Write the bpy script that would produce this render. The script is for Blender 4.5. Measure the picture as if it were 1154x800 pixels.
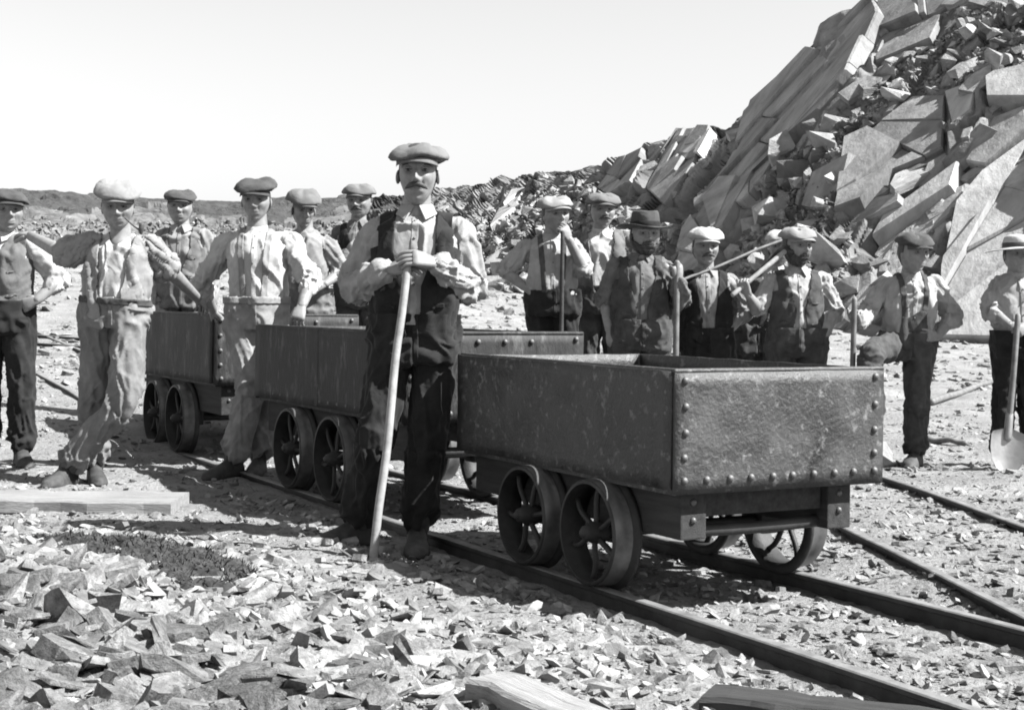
import bpy, bmesh, math, random
import numpy as np
from mathutils import Vector, Matrix

random.seed(7)
RNG = np.random.default_rng(7)
R = math.radians
sc = bpy.context.scene
for o in list(bpy.data.objects):
    bpy.data.objects.remove(o)
COL = sc.collection

# ------------------------------------------------------------------ camera
FPX, CX, HY, CAMZ, ROLL = 1669.0, 577.0, 345.0, 1.0, 0.0122
cam = bpy.data.cameras.new('camera')
cam.sensor_fit = 'HORIZONTAL'
cam.sensor_width = 36.0
cam.lens = FPX / 1154.0 * 36.0
cam.shift_y = -(400.0 - HY) / 1154.0
cam.clip_start = 0.1
cam.clip_end = 2000
camo = bpy.data.objects.new('camera', cam)
COL.objects.link(camo)
camo.location = (0, 0, CAMZ)
camo.matrix_world = Matrix.Translation((0, 0, CAMZ)) @ Matrix.Rotation(R(90), 4, 'X') @ Matrix.Rotation(ROLL, 4, 'Z')
sc.camera = camo

# ------------------------------------------------------------------ sky, sun, exposure
SUN_EL, SUN_AZ = R(47), R(15)          # azimuth: degrees the sun stands in front of due right
w = bpy.data.worlds.new('World')
sc.world = w
w.use_nodes = True
nt = w.node_tree
nt.nodes.clear()
sky = nt.nodes.new('ShaderNodeTexSky')
sky.sky_type = 'NISHITA'
sky.sun_disc = False
sky.sun_elevation = SUN_EL
sky.sun_rotation = R(90) + SUN_AZ
sky.air_density = 1.0
sky.dust_density = 0.6
sky.ozone_density = 1.0
bw = nt.nodes.new('ShaderNodeSeparateColor')      # the old plate sees only blue light
bg = nt.nodes.new('ShaderNodeBackground')
bg.inputs['Strength'].default_value = 0.05
wo = nt.nodes.new('ShaderNodeOutputWorld')
nt.links.new(sky.outputs[0], bw.inputs[0])
nt.links.new(bw.outputs['Blue'], bg.inputs['Color'])
nt.links.new(bg.outputs[0], wo.inputs['Surface'])
sl = bpy.data.lights.new('sun', 'SUN')
sl.energy = 5.0
sl.angle = R(0.53)
sl.color = (1.0, 1.0, 0.995)
so = bpy.data.objects.new('sun', sl)
COL.objects.link(so)
sd = Vector((math.cos(SUN_EL) * math.cos(SUN_AZ), -math.cos(SUN_EL) * math.sin(SUN_AZ), math.sin(SUN_EL)))
so.rotation_euler = sd.to_track_quat('Z', 'Y').to_euler()
so.location = sd * 40
vs = sc.view_settings
vs.view_transform = 'Standard'
vs.look = 'None'
vs.exposure = 1.78
vs.gamma = 1.0
vs.use_curve_mapping = False
sc.render.engine = 'CYCLES'
sc.cycles.filter_width = 1.9          # an old, slightly soft lens

# ------------------------------------------------------------------ helpers
def at(x, y, Y):
    """point of the place that lies at depth Y along the ray through photo pixel (x, y)"""
    dx, dy = x - CX, y - HY
    u = dx + dy * ROLL
    v = dy - dx * ROLL
    return np.array([u / FPX * Y, Y, CAMZ - v / FPX * Y])

def smooth01(t):
    t = np.clip(t, 0, 1)
    return t * t * (3 - 2 * t)

def _hash(ix, iy, iz, seed=0):
    h = (ix.astype(np.int64) * 73856093) ^ (iy.astype(np.int64) * 19349663) ^ (iz.astype(np.int64) * 83492791) ^ (seed * 2654435761)
    h = (h ^ (h >> 13)) & 0xffffffff
    h = (h * 1274126177) & 0xffffffff
    h = (h ^ (h >> 16)) & 0xffffffff
    h = (h * 2246822519) & 0xffffffff
    h = h ^ (h >> 13)
    return (h & 0xffffff) / float(0xffffff)

def vnoise(p, seed=0):
    p = np.asarray(p, float)
    i = np.floor(p)
    f = p - i
    f = f * f * (3 - 2 * f)
    i = i.astype(np.int64)
    out = 0
    for dx in (0, 1):
        for dy in (0, 1):
            for dz in (0, 1):
                wgt = (f[:, 0] if dx else 1 - f[:, 0]) * (f[:, 1] if dy else 1 - f[:, 1]) * (f[:, 2] if dz else 1 - f[:, 2])
                out = out + wgt * _hash(i[:, 0] + dx, i[:, 1] + dy, i[:, 2] + dz, seed)
    return out * 2 - 1

def fbm(p, octv=4, seed=0):
    a, s, t = 1.0, 0.0, 0.0
    p = np.asarray(p, float)
    for k in range(octv):
        s = s + a * vnoise(p * (2 ** k) + k * 17.3, seed + k)
        t += a
        a *= 0.5
    return s / t

def vor2(a, b, seed=0, jit=0.85):
    """2D cell noise: F1, F2, cell random numbers, offset from the cell's seed"""
    ia, ib = np.floor(a).astype(np.int64), np.floor(b).astype(np.int64)
    f1 = np.full(a.shape, 1e9); f2 = np.full(a.shape, 1e9)
    r1 = np.zeros(a.shape); r2 = np.zeros(a.shape); r3 = np.zeros(a.shape)
    oa = np.zeros(a.shape); ob = np.zeros(a.shape)
    z = np.zeros_like(ia)
    for da in (-1, 0, 1):
        for db in (-1, 0, 1):
            ca, cb = ia + da, ib + db
            pa = ca + 0.5 + jit * (_hash(ca, cb, z, seed) - 0.5)
            pb = cb + 0.5 + jit * (_hash(ca, cb, z + 1, seed) - 0.5)
            d = np.hypot(a - pa, b - pb)
            closer = d < f1
            f2 = np.where(closer, f1, np.minimum(f2, d))
            f1 = np.where(closer, d, f1)
            r1 = np.where(closer, _hash(ca, cb, z + 2, seed), r1)
            r2 = np.where(closer, _hash(ca, cb, z + 3, seed), r2)
            r3 = np.where(closer, _hash(ca, cb, z + 4, seed), r3)
            oa = np.where(closer, a - pa, oa); ob = np.where(closer, b - pb, ob)
    return f1, f2, r1, r2, r3, oa, ob

def nrm(v):
    v = np.asarray(v, float)
    return v / max(1e-9, np.linalg.norm(v))

# ---- materials (all neutral greys: the photograph is black and white)
def g(v):
    return (v, v, v, 1.0)

MATS = {}
def mat(name, lo, hi, scale=6.0, rough=0.8, detail=6.0, bump=0.2, bump_scale=40.0, metallic=0.0, stretch=None,
        streak=0.0, spec=0.3, bump_dist=0.01, coords='Object', dist=0.0, contrast=(0.3, 0.7), attr=None, sheen=0.0, second=None, rough_var=0.0, bump2=None):
    if name in MATS:
        return MATS[name]
    m = bpy.data.materials.new(name)
    m.use_nodes = True
    t = m.node_tree
    n, l = t.nodes, t.links
    b = n['Principled BSDF']
    b.inputs['Roughness'].default_value = rough
    b.inputs['Metallic'].default_value = metallic
    b.inputs['Specular IOR Level'].default_value = spec
    if sheen:
        b.inputs['Sheen Weight'].default_value = sheen
    tc = n.new('ShaderNodeTexCoord')
    src = tc.outputs[coords]
    if stretch:
        mp = n.new('ShaderNodeMapping')
        mp.inputs['Scale'].default_value = stretch
        l.new(src, mp.inputs['Vector'])
        src = mp.outputs[0]
    nz = n.new('ShaderNodeTexNoise')
    nz.inputs['Scale'].default_value = scale
    nz.inputs['Detail'].default_value = detail
    nz.inputs['Roughness'].default_value = 0.62
    nz.inputs['Distortion'].default_value = dist
    l.new(src, nz.inputs['Vector'])
    cr = n.new('ShaderNodeValToRGB')
    cr.color_ramp.elements[0].position = contrast[0]
    cr.color_ramp.elements[1].position = contrast[1]
    cr.color_ramp.elements[0].color = g(lo)
    cr.color_ramp.elements[1].color = g(hi)
    l.new(nz.outputs['Fac'], cr.inputs['Fac'])
    colour = cr.outputs['Color']
    if second:                                     # (value, scale, threshold lo, threshold hi): blotches of another tone
        v2, s2, t0, t1 = second
        n2 = n.new('ShaderNodeTexNoise')
        n2.inputs['Scale'].default_value = s2
        n2.inputs['Detail'].default_value = 8
        n2.inputs['Roughness'].default_value = 0.7
        l.new(src, n2.inputs['Vector'])
        mr = n.new('ShaderNodeMapRange')
        mr.inputs['From Min'].default_value = t0
        mr.inputs['From Max'].default_value = t1
        l.new(n2.outputs['Fac'], mr.inputs['Value'])
        mx = n.new('ShaderNodeMix'); mx.data_type = 'RGBA'
        l.new(mr.outputs[0], mx.inputs['Factor'])
        l.new(colour, mx.inputs['A'])
        mx.inputs['B'].default_value = g(v2)
        colour = mx.outputs['Result']
    if attr:                                       # per-vertex or per-object tone of the thing itself
        if attr == 'object':
            oi = n.new('ShaderNodeObjectInfo')
            mr2 = n.new('ShaderNodeMapRange')
            mr2.inputs['To Min'].default_value = 0.48
            mr2.inputs['To Max'].default_value = 1.25
            l.new(oi.outputs['Random'], mr2.inputs['Value'])
            fac = mr2.outputs[0]
        else:
            at_ = n.new('ShaderNodeAttribute')
            at_.attribute_name = attr
            fac = at_.outputs['Fac']
        mx2 = n.new('ShaderNodeMix'); mx2.data_type = 'RGBA'; mx2.blend_type = 'MULTIPLY'
        mx2.inputs['Factor'].default_value = 1.0
        l.new(colour, mx2.inputs['A'])
        l.new(fac, mx2.inputs['B'])
        colour = mx2.outputs['Result']
    l.new(colour, b.inputs['Base Color'])
    if rough_var:
        mr3 = n.new('ShaderNodeMapRange')
        mr3.inputs['To Min'].default_value = max(0.05, rough - rough_var)
        mr3.inputs['To Max'].default_value = min(1.0, rough + rough_var)
        mr3.inputs['From Min'].default_value = 0.3
        mr3.inputs['From Max'].default_value = 0.7
        l.new(nz.outputs['Fac'], mr3.inputs['Value'])
        l.new(mr3.outputs[0], b.inputs['Roughness'])
    if bump:
        nb = n.new('ShaderNodeTexNoise')
        nb.inputs['Scale'].default_value = bump_scale
        nb.inputs['Detail'].default_value = 8
        nb.inputs['Roughness'].default_value = 0.65
        l.new(src, nb.inputs['Vector'])
        bp = n.new('ShaderNodeBump')
        bp.inputs['Strength'].default_value = bump
        bp.inputs['Distance'].default_value = bump_dist
        l.new(nb.outputs['Fac'], bp.inputs['Height'])
        if bump2:
            nb2 = n.new('ShaderNodeTexNoise')
            nb2.inputs['Scale'].default_value = bump2[1]
            nb2.inputs['Detail'].default_value = 3
            nb2.inputs['Distortion'].default_value = bump2[3]
            l.new(src, nb2.inputs['Vector'])
            bp2 = n.new('ShaderNodeBump')
            bp2.inputs['Strength'].default_value = bump2[0]
            bp2.inputs['Distance'].default_value = bump2[2]
            l.new(nb2.outputs['Fac'], bp2.inputs['Height'])
            l.new(bp2.outputs[0], bp.inputs['Normal'])
        l.new(bp.outputs[0], b.inputs['Normal'])
    MATS[name] = m
    return m

M_GROUND = mat('quarry_floor_dust', 0.145, 0.27, 2.2, 0.95, 12, 1.0, 34, second=(0.07, 28.0, 0.52, 0.70), bump_dist=0.03, spec=0.1)
M_STONE = mat('slate_chip', 0.075, 0.28, 4, 0.85, 12, 0.9, 9, attr='object', spec=0.2, bump_dist=0.03, coords='Object', second=(0.09, 11, 0.52, 0.7))
M_STONES = mat('slate_chips_small', 0.085, 0.28, 14, 0.88, 10, 0.8, 70, attr='tone', spec=0.2, bump_dist=0.012)
M_ROCK = mat('quarry_rock', 0.10, 0.27, 1.1, 0.85, 14, 0.8, 5.0, attr='tone', spec=0.2, bump_dist=0.07, second=(0.08, 3.2, 0.55, 0.75))
M_SLAB = mat('slate_slab', 0.14, 0.29, 1.6, 0.82, 14, 0.9, 7.0, attr='tone', spec=0.2, bump_dist=0.04, stretch=(1.0, 1.0, 0.28), second=(0.09, 2.0, 0.56, 0.75))
M_PLATE = mat('slate_plate', 0.12, 0.32, 1.8, 0.82, 14, 0.9, 6.0, attr='object', spec=0.2, bump_dist=0.04, second=(0.08, 3.0, 0.56, 0.75))
M_BANK = mat('bank_boulder', 0.06, 0.14, 2.0, 0.85, 8, 0.7, 9, attr='object', spec=0.2, bump_dist=0.05)
M_TURF = mat('rim_turf', 0.035, 0.08, 1.5, 0.95, 8, 1.0, 6, bump_dist=0.2, spec=0.05)
M_BOULDER = mat('face_boulder', 0.14, 0.32, 2.0, 0.85, 8, 0.7, 9, attr='object', spec=0.2, bump_dist=0.05)
M_MOSS = mat('dark_moss', 0.02, 0.06, 30, 0.95, 6, 0.0, spec=0.05)
M_IRON = mat('worn_iron_plate', 0.008, 0.055, 4.5, 0.50, 14, 1.0, 60, metallic=0.0, spec=0.45, bump_dist=0.006, second=(0.21, 26, 0.56, 0.76), rough_var=0.18, dist=0.8)
M_IRON_OLD = mat('weathered_iron_plate', 0.008, 0.042, 5.0, 0.66, 14, 0.9, 45, metallic=0.0, spec=0.25, bump_dist=0.006, stretch=(1.6, 1.6, 0.5), second=(0.12, 14, 0.54, 0.78), rough_var=0.14, dist=0.6)
M_WHEEL = mat('cast_iron_wheel', 0.012, 0.040, 8, 0.60, 8, 0.5, 60, metallic=0.0, spec=0.3, bump_dist=0.004)
M_TREAD = mat('polished_tread', 0.05, 0.14, 12, 0.45, 6, 0.2, 90, metallic=0.4, spec=0.5, bump_dist=0.002)
M_RIVET = mat('rivet_iron', 0.05, 0.13, 20, 0.5, 4, 0.2, 90, metallic=0.3, spec=0.5)
M_RAIL = mat('rail_iron', 0.015, 0.05, 10, 0.6, 8, 0.5, 50, metallic=0.1, spec=0.3, bump_dist=0.004)
M_RAILTOP = mat('rail_head_worn', 0.12, 0.26, 12, 0.45, 6, 0.2, 60, metallic=0.3, spec=0.5, stretch=(1, 1, 1))
M_OAK = mat('dark_timber', 0.013, 0.042, 3.0, 0.8, 10, 0.7, 18, stretch=(1.0, 12, 12), bump_dist=0.006)
M_PLANK = mat('bleached_timber', 0.13, 0.29, 3.0, 0.85, 10, 0.8, 14, stretch=(1.0, 14, 14), bump_dist=0.008, second=(0.08, 6, 0.5, 0.7))
M_STICK = mat('pale_peeled_wood', 0.15, 0.30, 14, 0.7, 6, 0.4, 60, bump_dist=0.003)
M_SHAFT = mat('worn_tool_handle', 0.07, 0.16, 14, 0.6, 6, 0.3, 60, bump_dist=0.003)
M_STEEL = mat('shovel_steel', 0.18, 0.32, 8, 0.42, 6, 0.3, 60, metallic=0.6, spec=0.5, bump_dist=0.003)
M_SKIN = mat('sunburnt_skin', 0.135, 0.215, 25, 0.55, 6, 0.25, 160, spec=0.35, bump_dist=0.002)
M_HAIR = mat('hair', 0.025, 0.06, 40, 0.6, 6, 0.8, 180, spec=0.3, bump_dist=0.004, stretch=(1, 1, 0.3))
M_EYEW = mat('eye_white', 0.13, 0.18, 8, 0.35, 2, 0.0)
M_EYEB = mat('eye_iris', 0.015, 0.03, 8, 0.3, 2, 0.0)
M_BOOT = mat('dusty_boot_leather', 0.018, 0.06, 14, 0.7, 8, 0.5, 60, bump_dist=0.004, second=(0.10, 9, 0.55, 0.75))

def cloth(name, v, var=0.25, stripe=None, dirt=None):
    lo, hi = v * (1 - var), min(0.85, v * (1 + var))
    d = dirt if dirt is not None else v * 0.5
    return mat('cloth_' + name, lo * 0.72, hi * 0.72, 11, 0.92, 8, 0.45, 220, spec=0.12, bump_dist=0.0022, second=(d * 0.8, 4.0, 0.46, 0.80), sheen=0.05, dist=0.4, bump2=(0.32, 9, 0.03, 0.9))

# ---- mesh building
def add_obj(name, me, parent=None, m=None):
    o = bpy.data.objects.new(name, me)
    COL.objects.link(o)
    if m is not None:
        for mm in (m if isinstance(m, (list, tuple)) else [m]):
            me.materials.append(mm)
    if parent is not None:
        o.parent = parent
    return o

def tag(o, label=None, cat=None, group=None, kind=None):
    if label: o['label'] = label
    if cat: o['category'] = cat
    if group: o['group'] = group
    if kind: o['kind'] = kind
    return o

def empty(name, loc, rz=0.0):
    o = bpy.data.objects.new(name, None)
    o.empty_display_size = 0.1
    COL.objects.link(o)
    o.location = tuple(float(c) for c in loc)
    o.rotation_euler = (0, 0, rz)
    return o

class MB:
    def __init__(s):
        s.v = []; s.f = []; s.m = []; s.sm = []; s.n = 0
    def add(s, V, F, mi=0, smooth=True):
        V = np.asarray(V, float)
        s.v.append(V)
        off = s.n
        for f in F:
            s.f.append([int(i) + off for i in f]); s.m.append(mi); s.sm.append(smooth)
        s.n += len(V)
        return s
    def verts(s):
        return np.concatenate(s.v) if s.v else np.zeros((0, 3))
    def mesh(s, name, origin=None):
        me = bpy.data.meshes.new(name)
        V = s.verts()
        if origin is not None:
            V = V - np.asarray(origin)
        me.from_pydata(V.tolist(), [], s.f)
        me.polygons.foreach_set('material_index', s.m)
        me.polygons.foreach_set('use_smooth', s.sm)
        me.update()
        return me
    def build(s, name, m, parent=None, origin=None):
        return add_obj(name, s.mesh(name, origin), parent, m)

def tri_mesh(name, V, T, smooth=True, origin=None):
    me = bpy.data.meshes.new(name)
    V = np.asarray(V, float)
    if origin is not None:
        V = V - np.asarray(origin)
    T = np.asarray(T, np.int64)
    me.vertices.add(len(V))
    me.vertices.foreach_set('co', V.astype(np.float32).ravel())
    me.loops.add(T.size)
    me.loops.foreach_set('vertex_index', T.astype(np.int32).ravel())
    me.polygons.add(len(T))
    k = T.shape[1]
    me.polygons.foreach_set('loop_start', np.arange(0, T.size, k, dtype=np.int32))
    me.polygons.foreach_set('use_smooth', np.full(len(T), smooth))
    me.update(calc_edges=True)
    me.validate()
    return me

def box(x0, x1, y0, y1, z0, z1, bev=0.0):
    """box with chamfered edges when bev > 0: verts, faces"""
    if bev <= 0:
        V = [(x, y, z) for z in (z0, z1) for y in (y0, y1) for x in (x0, x1)]
        F = [(0, 2, 3, 1), (4, 5, 7, 6), (0, 1, 5, 4), (2, 6, 7, 3), (0, 4, 6, 2), (1, 3, 7, 5)]
        return np.array(V, float), F
    bm = bmesh.new()
    r = bmesh.ops.create_cube(bm, size=1)
    for v in bm.verts:
        v.co = ((x0 + x1) / 2 + v.co.x * (x1 - x0), (y0 + y1) / 2 + v.co.y * (y1 - y0), (z0 + z1) / 2 + v.co.z * (z1 - z0))
    bmesh.ops.bevel(bm, geom=list(bm.edges), offset=bev, segments=2, affect='EDGES', profile=0.6)
    V = np.array([v.co[:] for v in bm.verts]); F = [[v.index for v in f.verts] for f in bm.faces]
    bm.free()
    return V, F

def loft(rings, cap0=True, cap1=True):
    n = len(rings[0])
    V = np.concatenate(rings)
    F = []
    for i in range(len(rings) - 1):
        a, b = i * n, (i + 1) * n
        for k in range(n):
            k2 = (k + 1) % n
            F.append((a + k, a + k2, b + k2, b + k))
    if cap0: F.append(tuple(range(n - 1, -1, -1)))
    if cap1: F.append(tuple((len(rings) - 1) * n + k for k in range(n)))
    return V, F

def catmull(P, sub):
    P = [np.asarray(p, float) for p in P]
    if len(P) < 3 or sub <= 1:
        out = []
        for i in range(len(P) - 1):
            for k in range(sub):
                out.append(P[i] + (P[i + 1] - P[i]) * k / sub)
        return np.array(out + [P[-1]])
    Q = [2 * P[0] - P[1]] + P + [2 * P[-1] - P[-2]]
    out = []
    for i in range(1, len(Q) - 2):
        p0, p1, p2, p3 = Q[i - 1:i + 3]
        for k in range(sub):
            t = k / sub
            out.append(0.5 * (2 * p1 + (p2 - p0) * t + (2 * p0 - 5 * p1 + 4 * p2 - p3) * t * t + (3 * p1 - p0 - 3 * p2 + p3) * t ** 3))
    return np.array(out + [P[-1]])

def tube(P, rad, n=12, sub=4, ref=(0, 0, 1), rounded=True):
    """lofted tube through points P; rad: scalar or (a, b) per point, a measured along ref"""
    rr = np.array([(r, r) if np.isscalar(r) else r for r in rad], float)
    C = catmull(P, sub)
    RR = np.stack([np.interp(np.linspace(0, len(P) - 1, len(C)), range(len(P)), rr[:, j]) for j in (0, 1)], 1)
    tang = np.gradient(C, axis=0)
    u = nrm(np.asarray(ref, float) - nrm(tang[0]) * np.dot(ref, nrm(tang[0])))
    rings = []
    th = np.linspace(0, 2 * math.pi, n, endpoint=False)
    L = []
    for i in range(len(C)):
        t = nrm(tang[i])
        u = nrm(u - t * np.dot(u, t))
        v = np.cross(t, u)
        L.append((C[i], t, u, v, RR[i]))
    def ring(c, u, v, r, s=1.0):
        return c + s * (np.outer(np.cos(th), u) * r[0] + np.outer(np.sin(th), v) * r[1])
    if rounded:
        c, t, u_, v_, r = L[0]
        m = min(r)
        rings.append(ring(c - t * m * 0.8, u_, v_, r, 0.45)); rings.append(ring(c - t * m * 0.45, u_, v_, r, 0.85))
    for c, t, u_, v_, r in L:
        rings.append(ring(c, u_, v_, r))
    if rounded:
        c, t, u_, v_, r = L[-1]
        m = min(r)
        rings.append(ring(c + t * m * 0.45, u_, v_, r, 0.85)); rings.append(ring(c + t * m * 0.8, u_, v_, r, 0.45))
    return loft(rings)

def lathe(profile, n=24, axis='y', a0=0.0):
    """profile of (r, h); revolved about the axis; closed loop of the profile not assumed"""
    th = np.linspace(0, 2 * math.pi, n, endpoint=False) + a0
    rings = []
    for r, h in profile:
        c, s = r * np.cos(th), r * np.sin(th)
        hh = np.full(n, h)
        rings.append(np.stack({'y': (c, hh, s), 'z': (c, s, hh), 'x': (hh, c, s)}[axis], 1))
    return rings

def vnormals(V, T):
    a, b, c = V[T[:, 0]], V[T[:, 1]], V[T[:, 2]]
    fn = np.cross(b - a, c - a)
    N = np.zeros_like(V)
    for k in range(3):
        np.add.at(N, T[:, k], fn)
    return N / np.maximum(1e-12, np.linalg.norm(N, axis=1))[:, None]

def remesh(mb, voxel, smooth_it=4, factor=0.5):
    me = mb.mesh('tmp')
    o = bpy.data.objects.new('tmp', me)
    COL.objects.link(o)
    md = o.modifiers.new('r', 'REMESH'); md.mode = 'VOXEL'; md.voxel_size = voxel; md.adaptivity = 0
    ms = o.modifiers.new('s', 'SMOOTH'); ms.iterations = smooth_it; ms.factor = factor
    dg = bpy.context.evaluated_depsgraph_get()
    ev = o.evaluated_get(dg)
    em = ev.to_mesh()
    em.calc_loop_triangles()
    V = np.zeros(len(em.vertices) * 3, np.float32); em.vertices.foreach_get('co', V)
    T = np.zeros(len(em.loop_triangles) * 3, np.int32); em.loop_triangles.foreach_get('vertices', T)
    ev.to_mesh_clear()
    bpy.data.objects.remove(o); bpy.data.meshes.remove(me)
    return V.reshape(-1, 3).astype(float), T.reshape(-1, 3)

def clip(V, T, f):
    """part of the triangle mesh where the field f > 0, cut cleanly along f = 0"""
    pos = f > 0
    cnt = pos[T].sum(1)
    keep = [T[cnt == 3]]
    newv = []; ids = {}
    out = []
    def cut(i, j):
        k = (i, j) if i < j else (j, i)
        if k not in ids:
            t = f[k[0]] / (f[k[0]] - f[k[1]])
            ids[k] = len(V) + len(newv)
            newv.append(V[k[0]] + (V[k[1]] - V[k[0]]) * t)
        return ids[k]
    for tri in T[(cnt == 1) | (cnt == 2)]:
        p = [pos[i] for i in tri]
        if sum(p) == 1:
            k = p.index(True)
            a, b, c = tri[k], tri[(k + 1) % 3], tri[(k + 2) % 3]
            out.append((a, cut(a, b), cut(a, c)))
        else:
            k = p.index(False)
            a, b, c = tri[k], tri[(k + 1) % 3], tri[(k + 2) % 3]
            ab, ac = cut(a, b), cut(a, c)
            out.append((ab, b, c)); out.append((ab, c, ac))
    T2 = np.concatenate(keep + ([np.array(out, np.int64)] if out else []))
    V2 = np.concatenate([V] + ([np.array(newv)] if newv else []))
    if len(T2) == 0:
        return np.zeros((0, 3)), np.zeros((0, 3), np.int64)
    used, inv = np.unique(T2, return_inverse=True)
    return V2[used], inv.reshape(-1, 3)

def shell(V, T, out, inn=0.003):
    """thicken an open surface into cloth"""
    N = vnormals(V, T)
    n = len(V)
    Vo, Vi = V + N * out, V - N * inn
    e = np.concatenate([T[:, [0, 1]], T[:, [1, 2]], T[:, [2, 0]]])
    key = np.sort(e, 1)
    _, idx, c = np.unique(key, axis=0, return_index=True, return_counts=True)
    be = e[idx[c == 1]]
    side = np.concatenate([np.stack([be[:, 0], be[:, 1] + n, be[:, 1]], 1), np.stack([be[:, 0], be[:, 0] + n, be[:, 1] + n], 1)]) if len(be) else np.zeros((0, 3), np.int64)
    return np.concatenate([Vo, Vi]), np.concatenate([T, T[:, ::-1] + n, side])

# ------------------------------------------------------------------ terrain
TD = np.array([-0.482, 0.876]); TP = np.array([0.876, 0.482]); TC = np.array([0.532, 4.85])   # track direction, across, wagon corner
def height(X, Y):
    X = np.asarray(X, float); Y = np.asarray(Y, float)
    left = smooth01((0.6 - X / np.maximum(Y, 4) * 10) / 3.0)
    h = left * 0.066 * np.maximum(0, Y - 9.3) + (1 - left) * 0.036 * np.maximum(0, Y - 11.0)
    h = h * (1 - 0.25 * smooth01((Y - 40) / 60))
    # rubble bank in the left foreground
    h = h + 0.16 * np.exp(-((X + 1.55) / 0.85) ** 2 - ((Y - 4.6) / 0.9) ** 2)
    h = h + 0.07 * np.exp(-((X + 0.4) / 0.8) ** 2 - ((Y - 3.6) / 0.6) ** 2)
    # ballast lies lower along the near track
    dx, dy = X - TC[0], Y - TC[1]
    t = dx * TD[0] + dy * TD[1]; s = dx * TP[0] + dy * TP[1]
    cor = smooth01(1 - (np.abs(s - 0.42) - 0.62) / 0.35) * (1 - smooth01((t - 1.2) / 2.2))
    h = h - 0.05 * cor - 0.02 * smooth01(1 - (np.abs(s - 0.42) - 0.62) / 0.35) * smooth01((t - 1.2) / 2.2) * (t < 9)
    p = np.stack([X.ravel(), Y.ravel(), np.zeros(X.size)], 1)
    calm = 1 - 0.8 * smooth01(1 - (np.abs(s - 0.42) - 0.62) / 0.35) * (t < 9)
    h = h + calm * (0.022 * vnoise(p * 1.3, 3) + 0.010 * vnoise(p * 4.1, 4)).reshape(X.shape)
    far = smooth01((Y - 12) / 20)
    h = h + far * (0.35 * vnoise(p * 0.16, 5) + 0.12 * vnoise(p * 0.7, 6)).reshape(X.shape)
    return h
def hgt(x, y):
    return float(height(np.array([x]), np.array([y]))[0])

def build_ground():
    ys = np.concatenate([np.linspace(-12, 2.0, 15), np.geomspace(2.25, 9.5, 250), np.geomspace(9.6, 130, 190), [220, 500, 900]])
    us = np.concatenate([[-8, -4, -2.2, -1.4, -0.9], np.linspace(-0.62, 0.62, 300), [0.9, 1.4, 2.2, 4, 8]])
    U, Y = np.meshgrid(us, ys)
    X = U * np.maximum(Y, 3.0)
    H = height(X, np.maximum(Y, 0))
    p = np.stack([X.ravel(), Y.ravel(), np.zeros(X.size)], 1)
    near = np.clip((Y > 2.1) * 1.0, 0, 1)
    H = H + near * (0.010 * fbm(p * 9, 3, 8) + 0.005 * vnoise(p * 30, 9)).reshape(X.shape)
    V = np.stack([X.ravel(), Y.ravel(), H.ravel()], 1)
    nc = len(us)
    i = np.arange(len(ys) - 1)[:, None] * nc + np.arange(nc - 1)[None]
    i = i.ravel()
    F = np.stack([i, i + 1, i + nc + 1, i + nc], 1)
    o = add_obj('ground', tri_mesh('ground', V, F), None, M_GROUND)
    tag(o, kind='structure')
    return o
ground = build_ground()

# ------------------------------------------------------------------ quarry face
def poly_sd(px, py, poly):
    """signed distance (positive inside) to a polygon"""
    P = np.array(poly, float); n = len(P)
    d = np.full(px.shape, 1e9); ins = np.zeros(px.shape, bool)
    for k in range(n):
        a, b = P[k], P[(k + 1) % n]
        e = b - a
        t = np.clip(((px - a[0]) * e[0] + (py - a[1]) * e[1]) / (e @ e), 0, 1)
        d = np.minimum(d, np.hypot(px - a[0] - t * e[0], py - a[1] - t * e[1]))
        c = ((a[1] > py) != (b[1] > py)) & (px < (b[0] - a[0]) * (py - a[1]) / (b[1] - a[1] + 1e-9) + a[0])
        ins ^= c
    return np.where(ins, d, -d)

RIM = [(-400, 205), (-250, 210), (0, 217), (30, 215), (75, 218), (110, 224), (200, 227), (300, 226), (400, 223), (480, 221), (500, 215), (560, 205), (620, 195), (660, 188),
       (700, 178), (735, 165), (770, 147), (800, 142), (822, 142), (829, 131), (852, 123), (860, 121), (872, 100), (900, 72), (915, 46), (920, 29), (945, 14), (985, 2),
       (1050, -40), (1154, -110), (1500, -290), (1900, -420)]
YB = [(-400, 48), (0, 56), (200, 58), (400, 57), (500, 51), (600, 44), (700, 35), (830, 28.5), (980, 26), (1154, 24.5), (1500, 22), (1900, 20)]
YR = [(-400, 80), (0, 96), (400, 100), (500, 84), (600, 66), (700, 51), (820, 41), (900, 38), (985, 36), (1154, 34.5), (1500, 32), (1900, 30)]
def ip(tab, x):
    a = np.array(tab, float)
    return np.interp(x, a[:, 0], a[:, 1])

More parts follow.
